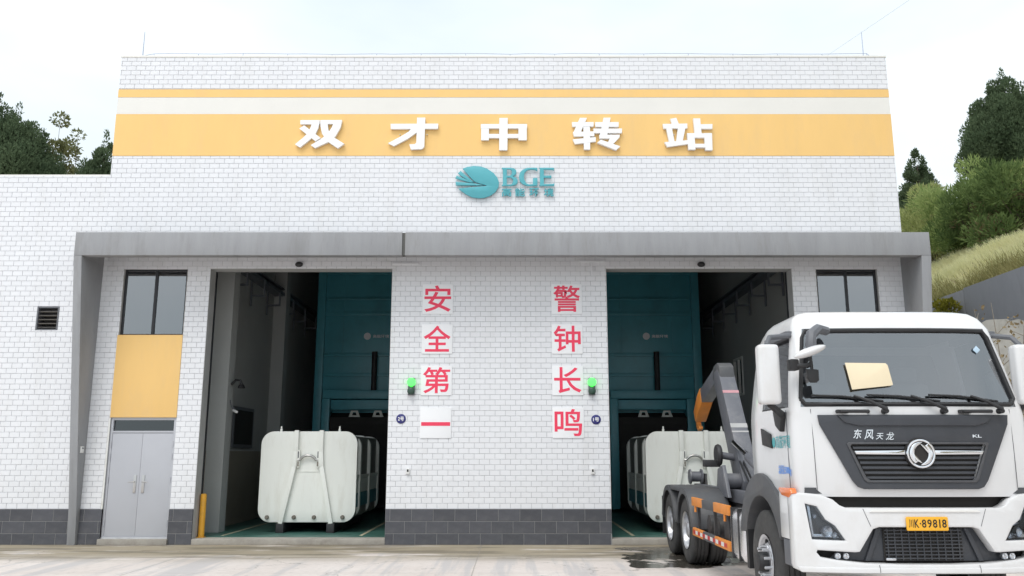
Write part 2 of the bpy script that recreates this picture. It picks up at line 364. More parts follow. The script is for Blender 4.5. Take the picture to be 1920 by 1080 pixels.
xs = np.concatenate([np.arange(-60, 11.9, 1.6), [11.95, 12.05], np.arange(12.5, 30, .5), np.arange(31, 95, 4)]); ys = np.concatenate([np.arange(-30, 30, .6), np.arange(30, 125, 4)])
gx, gy = np.meshgrid(xs, ys, indexing='ij'); gz = hill_z(gx, gy); ny = len(ys)
fs = [(i * ny + j, (i + 1) * ny + j, (i + 1) * ny + j + 1, i * ny + j + 1) for i in range(len(xs) - 1) for j in range(ny - 1)
      if max(gz[i, j], gz[i + 1, j], gz[i, j + 1], gz[i + 1, j + 1]) > -.3 and not (xs[i + 1] < 12.04 and ys[j] < 15)]
hm = MB(); hm.add(np.stack([gx.ravel(), gy.ravel(), gz.ravel()], 1).tolist(), fs)
tag(hm.build('hillside', 'hill_soil', smooth=True, fix=False), kind='structure')

# sprayed-concrete rock face under the retaining wall
ys2 = np.arange(-14, 40, .45); ts = np.linspace(0, 1, 15); vs2 = []
for t in ts:
    for y in ys2:
        bul = .28 * math.sin(y * 1.3 + t * 4) * math.sin(t * 3.1) + .2 * math.sin(y * 3.1 - t * 7) * t * (1 - t) * 3
        vs2.append((10.35 + 1.5 * t - bul * .9, y, -.05 + 4.98 * t ** .9 + (.22 * math.sin(y * .9) + .13 * math.sin(y * 2.3)) * (t > .99)))
n2 = len(ys2); rk = MB(); rk.add(vs2, [(i * n2 + j, i * n2 + j + 1, (i + 1) * n2 + j + 1, (i + 1) * n2 + j) for i in range(14) for j in range(n2 - 1)])
tag(rk.build('rock_slope', 'shotcrete', smooth=True), kind='structure')

# ================================================================== BUILDING
XL, XR, TOP, WTOP = -8.83, 8.45, 10.60, 7.80
G1 = (-6.48, -2.57, 0, 5.71); G2 = (2.02, 6.01, 0, 5.71)
WL = (-8.33, -6.97, 4.27, 5.70); WR = (6.53, 7.84, 4.27, 5.70)
DL = (-8.33, -6.97, .14, 2.54); DR = (6.53, 7.84, .14, 2.54)
VENT = (-10.11, -9.64, 4.38, 4.88)
HOLES = [G1, G2, WL, WR, DL, DR, VENT]
PL = .70
BAND = [(XL, XR, 9.64, 9.83), (XL, XR, 9.24, 9.64), (XL, XR, 8.26, 9.24)]
PANELS = [(-8.35, -6.97, 2.54, 4.27), (6.53, 7.84, 2.54, 4.27)]

st = tag(empty('transfer_station'), 'white-tiled waste transfer station with yellow bands, two open gates and grey canopy', 'building')

def cells(outer, holes):
    x = sorted({outer[0], outer[1], *[v for h in holes for v in h[:2] if outer[0] < v < outer[1]]}); z = sorted({outer[2], outer[3], *[v for h in holes for v in h[2:] if outer[2] < v < outer[3]]})
    for a, b in zip(x, x[1:]):
        run = None
        for c, d in zip(z, z[1:]):
            inside = any(h[0] <= (a + b) / 2 <= h[1] and h[2] <= (c + d) / 2 <= h[3] for h in holes)
            if not inside: run = (run[0], d) if run else (c, d)
            elif run: yield (a, b, *run); run = None
        if run: yield (a, b, *run)
wl = MB()
for c in cells((XL, XR, 0, TOP), HOLES): wl.box(c[0], c[1], .010, .30, c[2], c[3])
wall = wl.build('facade_wall', 'grout', st)
wg = MB()
for c in cells((-16, XL - .002, 0, WTOP), HOLES): wg.box(c[0], c[1], .010, .30, c[2], c[3])
wing = wg.build('wing_wall', 'grout', st)

# painted bands and panels, 5 mm proud of the grout plane
for (a, b, c, d), m_, nm in zip(BAND, ('yellow_paint', 'cream_paint', 'yellow_paint'), ('upper_yellow_band', 'cream_band', 'name_band')):
    MB().box(a, b, -.004 if m_ == 'yellow_paint' else 0., .008, c + .002, d - .002).build(nm, m_, st)
for a, b, c, d in PANELS: MB().box(a, b, -.012, .008, c + .004, d).build('yellow_panel', 'yellow_paint', st, bevel=.004)

# ---- wall tiles
TW, TH, GAP = .214, .1102, .0078
EXCL = HOLES + BAND + PANELS
def subtract(t, h):
    a, b, c, d = t
    if b <= h[0] or a >= h[1] or d <= h[2] or c >= h[3]: return [t]
    res = []
    if c < h[2]: res.append((a, b, c, h[2] - GAP / 2))
    if d > h[3]: res.append((a, b, h[3] + GAP / 2, d))
    c2, d2 = max(c, h[2]), min(d, h[3])
    if a < h[0]: res.append((a, h[0] - .001, c2, d2))
    if b > h[1]: res.append((h[1] + .001, b, c2, d2))
    return res
tiles = []
row = 0; z = PL
while z < TOP:
    off = (row % 2) * TW / 2; k = 0
    for seg0, seg1, zt in ((-16, XL, WTOP), (XL, XR, TOP)):
        x = seg0 - TW + ((off - seg0 - .03) % TW)
        while x < seg1:
            t = (max(x + GAP / 2, seg0), min(x + TW - GAP / 2, seg1), z + GAP / 2, min(z + TH - GAP / 2, zt))
            if t[1] - t[0] > .015 and t[3] - t[2] > .015:
                ps = [t]
                for h in EXCL: ps = [q for p in ps for q in subtract(p, h)]
                tiles += [q for q in ps if q[1] - q[0] > .012 and q[3] - q[2] > .012]
            x += TW
    z += TH; row += 1
full = [t for t in tiles if t[1] - t[0] > TW - GAP - .002 and t[3] - t[2] > TH - GAP - .002 and -2.4 < (t[0] + t[1]) / 2 < 1.9 and t[2] < 5.3]
full.sort(key=lambda t: math.dist(((t[0] + t[1]) / 2, 0, t[2]), (-.2, -17.7, 1.8)))
single = set(full[:300])
def tile_geo(w_, h_, e=.004, d=.010):
    a, b = w_ / 2, h_ / 2
    return ([(-a, d, -b), (a, d, -b), (a, d, b), (-a, d, b), (-a, e * .7, -b), (a, e * .7, -b), (a, e * .7, b), (-a, e * .7, b), (-a + e, 0, -b + e), (a - e, 0, -b + e), (a - e, 0, b - e), (-a + e, 0, b - e)],
            [(8, 9, 10, 11), (4, 5, 9, 8), (5, 6, 10, 9), (6, 7, 11, 10), (7, 4, 8, 11), (0, 1, 5, 4), (1, 2, 6, 5), (2, 3, 7, 6), (3, 0, 4, 7)])
tm = MB()
for t in tiles:
    if t in single: continue
    v, f = tile_geo(t[1] - t[0], t[3] - t[2]); dy = random.uniform(-.0008, .0008); tx = random.uniform(-.005, .005); tz = random.uniform(-.004, .004)
    cx, cz = (t[0] + t[1]) / 2, (t[2] + t[3]) / 2
    tm.add([(p[0] + cx, p[1] + dy + p[2] * tz + p[0] * tx, p[2] + cz) for p in v], f)
tag(tm.build('tile_field', 'tile', wall, fix=False), kind='stuff')
tme = bpy.data.meshes.new('tile'); v, f = tile_geo(TW - GAP, TH - GAP); tme.from_pydata(v, [], f); tme.materials.append(M['tile'])
for t in single:
    o = bpy.data.objects.new('tile', tme); COL.objects.link(o); o.parent = wall
    o.location = ((t[0] + t[1]) / 2, random.uniform(-.0008, .0008), (t[2] + t[3]) / 2); o.rotation_euler = (random.uniform(-.004, .004), 0, random.uniform(-.005, .005))

# ---- dark block plinth
plinths = []
for a, b in ((-16, DL[0]), (DL[1], G1[0]), (G1[1], G2[0]), (G2[1], DR[0]), (DR[1], XR)): plinths.append((a, b, MB().box(a, b, -.025, .009, 0, PL).build('plinth', 'plinth_grout', st)))
cache = {}
def block(a, b, c, d):
    k = (round(b - a, 3), round(d - c, 3))
    if k not in cache:
        v, f = tile_geo(k[0], k[1], .005, .024); me = bpy.data.meshes.new('block'); me.from_pydata(v, [], f); me.materials.append(M['plinth']); cache[k] = me
    o = bpy.data.objects.new('block', cache[k]); COL.objects.link(o); o.parent = next(p_ for a_, b_, p_ in plinths if a_ <= (a + b) / 2 <= b_)
    o.location = ((a + b) / 2, -.030 + random.uniform(-.001, .001), (c + d) / 2)
for s0, s1 in ((-11.6, -8.955), (-8.78, DL[0]), (DL[1], G1[0]), (G1[1], G2[0]), (G2[1], DR[0]), (DR[1], XR)):
    for r_, (z0, z1) in enumerate(((.0, .22), (.22, .46), (.46, PL))):
        x = s0 - .44 + (.17, .39, .09)[r_]
        while x < s1:
            a, b = max(x + .004, s0), min(x + .436, s1)
            if b - a > .03: block(a, b, z0 + .004, z1 - .004)
            x += .44

# ---- canopy frame: fascia beam with a joint, slab behind it, tapering side fins
JX = -2.22
for a, b in ((-8.95, JX - .03), (JX + .03, 8.56)): MB().box(a, b, -.95, -.74, 5.78, 6.27).build('fascia_beam', 'concrete_frame', st, bevel=.012)
MB().box(JX - .029, JX + .029, -.925, -.76, 5.79, 6.26).build('beam_joint', 'sealant', st)
MB().box(-8.75, 8.34, -.742, -.002, 6.10, 6.262).build('canopy_slab', 'concrete_frame', st)
for x0, x1 in ((-8.95, -8.785), (8.365, 8.56)):
    MB().prism_x([(-.95, 5.779), (-.002, 5.779), (-.002, 0), (-.10, 0), (-.16, .7)], x0, x1).build('canopy_fin', 'concrete_frame', st, bevel=.010)
    MB().box(x0, x1, -.7395, -.002, 5.7795, 6.262).build('fin_head', 'concrete_frame', st)
# parapet coping, roof slabs
MB().box(XL - .015, XR + .015, -.012, .34, TOP, TOP + .05).build('parapet_coping', 'cream_paint', st, bevel=.01)
MB().box(-16, XL - .02, .02, .34, WTOP, WTOP + .035).build('wing_coping', 'cream_paint', st)
MB().box(-16, XL - .02, .36, .5, WTOP - .3, WTOP + .10).build('wing_top_strip', 'roofing', st)  # dark strip set just behind the wing coping, rising slightly above it
MB().box(XL, XR, .30, 14.0, 9.9, 10.1).build('roof_slab', 'roofing', st)
MB().box(-16, XL - .005, .30, 12, 7.2, 7.4).build('wing_roof', 'roofing', st)
# gate reveals (plastered wall thickness) and thresholds
for gx0, gx1, gz0, gz1 in (G1, G2):
    MB().box(gx0 - .03, gx0 + .006, .005, .33, .12, gz1 + .03).build('gate_reveal', 'reveal', st)
    MB().box(gx1 - .006, gx1 + .03, .005, .33, .12, gz1 + .03).build('gate_reveal', 'reveal', st)
    MB().box(gx0 + .006, gx1 - .006, .005, .33, gz1 - .006, gz1 + .03).build('gate_reveal', 'reveal', st)
    MB().box(gx0, gx1, -.028, .36, 0, .115).build('threshold', 'threshold', st, bevel=.012)
    # rolled gate behind the lintel and its side guides
    MB().box(gx0 - .02, gx0 + .022, .34, .40, .12, gz1).build('gate_guide', 'alu_dark', st)
    MB().box(gx1 - .022, gx1 + .03, .34, .40, .12, gz1).build('gate_guide', 'alu_dark', st)
    MB().tube([(gx0, .66, gz1 + .35), (gx1, .66, gz1 + .35)], .28, 16).build('rolled_gate', 'grey_plastic', st, smooth=True)
# hall and rooms
HL, HR, HB, HC = -6.8, 6.6, 14.0, 9.2
fl = MB(); fl.box(HL - .2, HR + .2, .36, HB + .2, -.05, .12)
tag(fl.build('hall_floor', 'hall_floor'), kind='structure')
for x in (-6.1, -3.2, 2.5, 5.7): MB().box(x, x + .07, .6, 9, .12, .124).build('floor_marking', 'floor_line', st)
MB().box(HL - .2, HL, .30, HB, .0, HC).build('hall_side_wall', 'hall_wall', st)
MB().box(HL, HL + .012, .30, HB, .12, 1.87).build('hall_wainscot', 'hall_wainscot', st)
MB().box(HL, HL + .40, 1.35, 1.75, .12, HC).build('hall_column', 'hall_wall', st)
MB().box(HL, HL + .35, 6.0, 6.4, .12, HC).build('hall_column', 'hall_wall', st)
HW = (6.35, 7.3, 3.45, 4.55)
rw = MB()
for c in cells((.30, HB, 0, HC), [HW]): rw.box(HR, HR + .2, c[0], c[1], c[2], c[3])
rw.build('hall_side_wall', 'hall_wall', st)
bw = (6.35, 6.58, 3.1, 3.6)
MB().box(HL, HR, HB, HB + .2, 0, HC).build('hall_back_wall', 'hall_wall', st)
MB().box(HL - .2, HR + .2, .30, HB, HC, HC + .2).build('hall_ceiling', 'hall_ceiling', st)
for y in (3.2, 6.4, 9.6): MB().box(HL, HR, y, y + .3, HC - .6, HC - .002).build('ceiling_beam', 'hall_ceiling', st)
wn = MB(); wn.box(HR - .03, HR + .05, HW[0], HW[0] + .06, HW[2], HW[3]); wn.box(HR - .03, HR + .05, HW[1] - .06, HW[1], HW[2], HW[3]); wn.box(HR - .03, HR + .05, HW[0] + .06, HW[1] - .06, HW[3] - .06, HW[3]); wn.box(HR - .03, HR + .05, HW[0] + .06, HW[1] - .06, HW[2], HW[2] + .06); wn.box(HR - .025, HR + .04, 6.79, 6.86, HW[2] + .06, HW[3] - .06)
hw = wn.build('hall_window', 'frame_white', st); MB().box(HR + .06, HR + .066, HW[0], HW[1], HW[2], HW[3]).build('pane', 'transom_glass', hw)
for nm, x0, x1 in (('left', -8.8, HL - .2), ('right', HR + .2, 8.42)):
    MB().box(x0, x1, 2.6, 2.7, 0, 7.0).build('room_wall', 'room_wall', st)
    MB().box(x0, x1, .30, 2.6, 3.95, 4.1).build('room_floor', 'room_wall', st)
    MB().box(x0, x1, .30, 2.6, 5.95, 6.05).build('room_ceiling', 'room_wall', st)
for x in (-8.80, 8.30): MB().box(x, x + .1, .302, 2.6, 0, 7.0).build('room_side_wall', 'room_wall', st)
MB().box(XR - .2, XR, .302, 14, 0, 9.9).build('outer_side_wall', 'grout', st)
MB().box(XL, XL + .02, .302, 14, 7, 10.55).build('outer_side_wall', 'grout', st)

def window(a, b, c, d):
    fr = MB(); y0, y1 = .06, .12; t = .045
    fr.box(a, a + t, y0, y1, c, d); fr.box(b - t, b, y0, y1, c, d); fr.box(a + t, b - t, y0, y1, c, c + t * .7); fr.box(a + t, b - t, y0, y1, d - t * .8, d)
    w_ = fr.build('window', 'alu_dark', st)
    mxx = (a + b) / 2
    MB().box(mxx - .025, mxx + .025, y0 - .004, y1 - .01, c + t * .7, d - t * .8).build('mullion', 'alu_dark', w_)
    MB().box(a + t, mxx - .025, .085, .091, c + t * .7, d - t * .8).build('pane', 'window_glass', w_)
    MB().box(mxx + .025, b - t, .092, .098, c + t * .7, d - t * .8).build('pane', 'window_glass', w_)
    MB().box(a - .012, a + .004, .0, .058, c + .005, d).build('side_reveal', 'reveal', w_); MB().box(b - .004, b + .012, .0, .058, c + .005, d).build('side_reveal', 'reveal', w_)
    MB().box(a, b, .0, .058, c - .012, c + .004).build('sill', 'yellow_paint', w_)
window(*WL); window(*WR)

def door(a, b, c, d):
    fr = MB(); y0, y1 = .02, .11; t = .05; tz = d - .27
    fr.box(a, a + t, y0, y1, c, d); fr.box(b - t, b, y0, y1, c, d); fr.box(a + t, b - t, y0, y1, d - t, d); fr.box(a + t, b - t, y0, y1, tz - .04, tz); fr.box(a + t, b - t, y0, y1, c, c + .02)
    w_ = fr.build('double_door', 'door_grey', st, bevel=.003)
    MB().box(a - .035, a, -.022, .1, c - .02, d).build('door_trim', 'frame_white', w_)
    MB().box(a + t, b - t, .07, .076, tz, d - t).build('transom_pane', 'transom_glass', w_)
    MB().box(a, b, .085, .2, c, d - .001).build('door_backing', 'machine_dark', w_)
    mxx = (a + b) / 2
    for x0, x1 in ((a + t + .004, mxx - .002), (mxx + .002, b - t - .004)):
        MB().box(x0, x1, .030, .075, c + .024, tz - .044).build('door_leaf', 'door_grey', w_, bevel=.004)
    for x in (mxx - .085, mxx + .085):
        h = MB(); h.box(x - .028, x + .028, .016, .030, 1.02, 1.38).build('lock_plate', 'steel', w_, bevel=.006)
        s_ = -1 if x < mxx else 1
        MB().tube([(x, .018, 1.24), (x, -.035, 1.24), (x + s_ * .012, -.045, 1.24), (x + s_ * .11, -.045, 1.235)], .0095, 8).build('lever_handle', 'steel', w_, smooth=True)
    for zz in (.42, 1.28, 1.75, 2.0):
        for x in (a + t - .008, b - t + .008): MB().tube([(x, .018, zz - .06), (x, .018, zz + .06)], .011, 8).build('hinge', 'door_grey', w_, smooth=True)
    MB().box(a - .02, b + .02, -.10, .012, 0, .115).build('door_step', 'threshold', st, bevel=.012)
door(*DL); door(*DR)

# louvred vent in the wing wall
lv = tag(empty('wall_vent', (-9.875, 0, 4.38)), 'small dark louvred vent in the white tiles left of the canopy', 'vent')
f_ = MB(); f_.box(-.235, -.205, -.006, .2, 0, .5); f_.box(.205, .235, -.006, .2, 0, .5); f_.box(-.205, .205, -.006, .2, .475, .5); f_.box(-.205, .205, -.006, .2, 0, .02)
f_.build('vent_frame', 'grey_plastic', lv)
MB().box(-.205, .205, .18, .19, .02, .475).build('vent_back', 'machine_dark', lv)
for k in range(5):
    z0 = .05 + k * .085
    MB().add([(-.204, .0, z0), (.204, .0, z0), (.204, .09, z0 + .062), (-.204, .09, z0 + .062), (-.204, .006, z0 - .006), (.204, .006, z0 - .006), (.204, .096, z0 + .056), (-.204, .096, z0 + .056)],
             [(0, 1, 2, 3), (7, 6, 5, 4), (0, 4, 5, 1), (1, 5, 6, 2), (2, 6, 7, 3), (3, 7, 4, 0)]).build('slat', 'steel', lv)

# ================================================================== SIGNS ON THE FACADE
U6X, U6Z = 1.037 / 88 / 6, .70 / 56 / 6
def zoomed(polys, cx, cz, k=1.): return [[((x - cx) * U6X * k, (cz - z) * U6Z * k) for x, z in p] for p in polys]
CHARS = [
 ('first', 350, 305, 1, [[(118,148),(338,148),(336,192),(120,194)], [(255,148),(337,149),(327,230),(292,310),(232,370),(130,455),(72,420),(160,345),(215,290),(243,215)], [(165,208),(112,243),(300,385),(355,348)],
   [(345,148),(590,148),(583,194),(345,190)], [(500,170),(589,150),(576,232),(522,332),(440,397),(300,462),(250,430),(350,370),(430,310),(478,230)], [(345,150),(425,172),(440,262),(500,340),(625,415),(555,465),(430,385),(370,300),(350,220)]]),
 ('second', 1395, 285, 1, [[(1135,170),(1672,168),(1672,225),(1138,228)], [(1432,100),(1525,100),(1520,428),(1495,452),(1370,458),(1352,400),(1415,398),(1430,380)], [(1380,215),(1434,212),(1434,265),(1330,340),(1180,420),(1112,388),(1240,320),(1340,260)]]),
 ('third', 916, 738, 2, [[(788,682),(832,682),(832,772),(788,772)], [(998,682),(1045,682),(1045,772),(998,772)], [(786,682),(1047,682),(1047,706),(786,706)], [(830,738),(1000,738),(1000,760),(830,760)], [(890,648),(938,648),(936,828),(890,828)]]),
 ('fourth', 418, 285, 1, [[(135,150),(380,150),(378,200),(138,202)], [(225,103),(305,103),(225,282),(143,282)], [(145,262),(385,255),(385,308),(155,312)], [(262,205),(338,205),(335,458),(265,458)], [(140,345),(400,320),(400,370),(165,398)],
   [(395,152),(662,152),(660,205),(398,205)], [(375,225),(698,225),(695,275),(380,275)], [(492,103),(572,103),(522,332),(440,332)], [(440,295),(670,295),(668,322),(600,392),(520,412),(556,337),(440,337)], [(415,385),(455,350),(672,425),(625,467)]]),
 ('fifth', 1428, 293, 1, [[(1235,122),(1305,110),(1330,180),(1255,182)], [(1148,180),(1425,175),(1425,228),(1155,232)], [(1185,228),(1250,226),(1275,386),(1215,390)], [(1318,226),(1402,226),(1362,386),(1290,390)], [(1160,385),(1430,362),(1430,405),(1190,438)],
   [(1495,118),(1572,118),(1582,300),(1505,300)], [(1575,185),(1708,182),(1705,235),(1580,235)], [(1418,285),(1500,285),(1505,468),(1425,468)], [(1490,287),(1696,287),(1696,335),(1490,335)], [(1608,285),(1697,285),(1695,475),(1615,475)], [(1500,405),(1618,405),(1618,445),(1500,445)]]),
]
for (nm, cx, cz, k, polys), X, what in zip(CHARS, (-4.24, -2.18, -.18, 1.885, 3.89), ('leftmost, made of two crossing-stroke halves', 'second from left, with a hooked upright', 'middle, a box cut by an upright', 'fourth from the left, many crossed strokes', 'rightmost, ending in an open box')):
    b = MB()
    for i, p in enumerate(zoomed(polys, cx, cz, k)): b.prism(p, -.080 - .0016 * i, -.02 + .0006 * i)
    o = b.build('sign_character', 'sign_white', bevel=0); o.location = (X, 0, 8.74)
    tag(o, 'raised white sign character on the yellow band, ' + what, 'sign', 'characters of the station name')
    so = MB()
    for dx in (-.3, .3): so.tube([(dx, -.05, .0), (dx, .002, .0)], .012, 6)
    so.build('stand_off', 'steel', o)

LU = 1 / 8.35 * 1.187 / 102    # metres per unit of the logo drawing
def lg(p, cx=970, cz=415): return [((x - cx) * LU, (cz - z) * LU) for x, z in p]
lgs = tag(empty('logo_sign', (-.155, 0, 7.635)), 'teal company logo sign with striped oval emblem below the yellow band', 'sign')
plate('emblem', [lg([(305,195),(380,165),(480,150),(590,158),(690,195),(790,265),(850,340),(878,420),(868,500),(820,580),(740,640),(640,675),(560,680),(460,665),(370,620),(300,570),(240,522),(430,500),(660,482),(690,472),(650,462),(545,430),(480,398)])], .04, 'sign_teal', lgs, .004, -.03)
for p in ([(272,233),(232,272),(400,400),(482,418)], [(212,308),(192,352),(380,410),(500,436)], [(195,412),(203,468),(640,470),(545,446),(420,430)]): plate('emblem_blade', [lg(p)], .04, 'sign_teal', lgs, .003, -.03)
plate('letter', [lg([(920,180),(1060,180),(1120,195),(1150,230),(1148,275),(1125,305),(1090,322),(1145,340),(1172,385),(1165,435),(1130,465),(1070,478),(920,478),(920,462),(938,455),(938,205),(920,198)]), lg([(1000,205),(1050,207),(1078,230),(1078,280),(1055,308),(1000,314)])[::-1], lg([(1000,340),(1060,342),(1095,372),(1095,425),(1065,455),(1000,457)])[::-1]], .04, 'sign_teal', lgs, .003, -.03)
plate('letter', [lg([(1480,180),(1480,232),(1440,214),(1380,208),(1320,222),(1280,262),(1268,320),(1275,385),(1305,435),(1350,455),(1410,448),(1410,352),(1480,345),(1480,470),(1400,480),(1320,478),(1250,450),(1205,400),(1190,330),(1205,260),(1250,210),(1320,182),(1400,178)])], .04, 'sign_teal', lgs, .003, -.03)
plate('letter', [lg([(1505,180),(1742,180),(1742,224),(1715,212),(1582,212),(1582,310),(1700,306),(1700,350),(1582,344),(1582,448),(1720,446),(1750,432),(1742,478),(1505,478),(1520,460),(1520,200)])], .04, 'sign_teal', lgs, .003, -.03)
for ch, x0 in zip('高能环境', (918, 1128, 1352, 1580)):
    (a, d), (b, c) = lg([(x0, 512), (x0 + 155, 645)])
    text('small_character', ch, a, b, c, d, 'sign_teal', lgs, -.03, .03, .016)

# slogan boards
for i, (ch, X, z0, z1, nm) in enumerate([('安', -1.908, 4.72, 5.37, 'topmost board of the left slogan column'), ('全', -1.908, 3.87, 4.50, 'second board of the left slogan column'), ('第', -1.908, 3.00, 3.62, 'third board of the left slogan column, beside the green signal'), ('一', -1.908, 2.12, 2.75, 'bottom board of the left slogan column with one horizontal stroke'),
        ('警', .842, 4.72, 5.37, 'topmost board of the right slogan column, the densest character'), ('钟', .842, 3.87, 4.50, 'second board of the right slogan column'), ('长', .842, 3.00, 3.62, 'third board of the right slogan column, beside the green signal'), ('鸣', .842, 2.12, 2.75, 'bottom of the right slogan column beside blue disc')]):
    wd = .65; h = z1 - z0
    o = tag(empty('slogan_board', (X + wd / 2, 0, z0)), 'white board with red character, ' + nm, 'sign', 'slogan boards between the gates')
    plate('board', [rrect(-wd / 2, wd / 2, 0, h, .01, 2)], .012, 'panel_white', o, .002, -.004)
    if ch == '一': text('character', ch, -.30, .30, h * .40, h * .52, 'panel_red', o, -.0165, .003)
    else: text('character', ch, -.285, .285, h * .07, h * .95, 'panel_red', o, -.0165, .003, .012)

# signal lights, number discs, sockets, door sensors
for X, side in ((-2.10, 'left'), (1.666, 'right')):
    o = tag(empty('signal_light', (X, 0, 3.0)), f'two-lamp gate signal lit green, beside the {side} slogan column', 'signal light', 'signal lights by the gates')
    MB().box(-.07, .07, -.07, -.002, 0, .36).build('housing', 'grey_plastic', o, bevel=.015)
    MB().lathe([(-.13, 0), (-.128, .05), (-.115, .078), (-.09, .088), (-.068, .088)], (0, 0, .27), 'y', 20).build('green_lens', 'green_lamp', o, smooth=True)
    MB().lathe([(-.13, 0), (-.128, .05), (-.115, .072), (-.09, .080), (-.068, .080)], (0, 0, .085), 'y', 20).build('dark_lens', 'lamp_off', o, smooth=True)
for X, zc, t, side in ((-2.305, 2.515, '2号', 'left gate'), (1.745, 2.50, '1号', 'right gate')):
    o = tag(empty('number_disc', (X, 0, zc)), f'small round blue number disc beside the {side}', 'sign', 'gate number discs')
    MB().lathe([(-.014, 0), (-.014, .093), (-.010, .10), (-.002, .10)], (0, 0, 0), 'y', 28).build('disc', 'blue_plaque', o, smooth=True)
    text('number', t, -.062, .062, -.042, .045, 'sign_white', o, -.0146, .002, .02)
for X, side in ((-2.135, 'left gate'), (1.655, 'right gate')):
    o = tag(empty('wall_socket', (X, 0, 1.40)), f'tiny white switch box low on the tiles beside the {side}', 'switch box', 'switch boxes by the gates')
    MB().box(-.035, .035, -.05, -.001, 0, .11).build('box', 'white_plastic', o, bevel=.006); MB().box(-.018, .018, -.054, -.0505, .04, .09).build('button', 'black_plastic', o)
o = tag(empty('intercom', (-8.785, -.20, 1.82)), 'tiny white box on the inner face of the left canopy fin', 'switch box')
MB().box(.0, .03, -.05, .05, 0, .13).build('box', 'white_plastic', o, bevel=.005); MB().box(.0302, .032, -.03, .03, .08, .11).build('button', 'grey_plastic', o)
for X, side in ((-4.57, 'left'), (4.06, 'right')):
    o = tag(empty('door_sensor', (X, 0, 5.79)), f'small black door sensor on the tiles above the {side} gate', 'sensor', 'door sensors above the gates')
    b = MB(); b.add([(math.sin(a) * math.cos(p) * .085, -.05 + math.cos(a) * .05 if False else -.06 - math.cos(a) * .05, math.sin(a) * math.sin(p) * .06) for a in [math.pi * i / 8 for i in range(9)] for p in [2 * math.pi * k / 14 for k in range(14)]],
                    [(i * 14 + k, i * 14 + (k + 1) % 14, (i + 1) * 14 + (k + 1) % 14, (i + 1) * 14 + k) for i in range(8) for k in range(14)]); b.build('dome', 'black_plastic', o, smooth=True)
    MB().box(-.03, .03, -.03, -.001, -.03, .03).build('bracket', 'grey_plastic', o)
o = tag(empty('wall_conduit', (1.436, 0, 5.85)), 'tile-coloured cable conduit turning down beside the right gate head', 'conduit')
c_ = MB(); c_.box(0, .56, -.030, -.001, 0, .035); c_.build('horizontal_run', 'tile', o); MB().box(.262, .292, -.0295, -.001, -.28, -.001).build('vertical_run', 'tile', o)
o = tag(empty('wall_conduit', (-2.57, 0, 5.80)), 'short tile-coloured conduit under the canopy above the left slogan column', 'conduit')
MB().box(-.0, .56, -.030, -.001, 0, .035).build('horizontal_run', 'tile', o)

# yellow bollard inside the left jamb
o = tag(empty('guard_post', (-6.40, .30, .115)), 'short yellow guard post at the left gate jamb', 'post')
MB().lathe([(0, 0), (0, .062), (.84, .062), (.865, .056), (.875, .03), (.876, 0)], (0, 0, 0), 'z', 18).build('post', 'yellow_post', o, smooth=True)
MB().box(-.075, .075, -.075, .075, 0, .012).build('base_plate', 'yellow_post', o)

# lightning protection on the roof
o = tag(empty('lightning_wire', (0, .16, TOP + .05)), 'thin lightning wire on short posts along the parapet', 'wire')
pts = []; n_ = 17
for k in range(n_):
    x = XL + .65 + k * (XR - XL - 1.0) / (n_ - 1); hh = .12 + random.uniform(-.012, .012)
    MB().tube([(x, 0, -.001), (x, 0, hh)], .009, 5).build('wire_post', 'wire', o)
    pts += [(x, 0, hh), (x + .4, 0, hh + random.uniform(-.015, .02))] if k < n_ - 1 else [(x, 0, hh)]
MB().tube([(XL + .05, 0, .0)] + pts + [(XR - .2, 0, 0)], .0075, 5).build('conductor', 'wire', o)
for X, s in ((-8.50, 'left'), (8.09, 'right')):
    o = tag(empty('lightning_rod', (X, .30, TOP + .05)), f'thin upright lightning rod near the {s} roof corner', 'rod', 'lightning rods on the roof')
    MB().tube([(0, 0, 0), (0, 0, .74)], [.013, .007], 6).build('rod', 'wire', o); MB().lathe([(0, .03), (.03, .03), (.05, .013)], (0, 0, 0), 'z', 8).build('rod_base', 'wire', o)
o = tag(empty('overhead_cable', (9.2, 6, 0)), 'faint overhead cable rising through the sky at upper right', 'cable')
MB().tube([(0, 0, 13.4), (3.0, -4.0, 14.6), (6.5, -8.5, 16.6)], .003, 5).build('cable', 'wire', o)

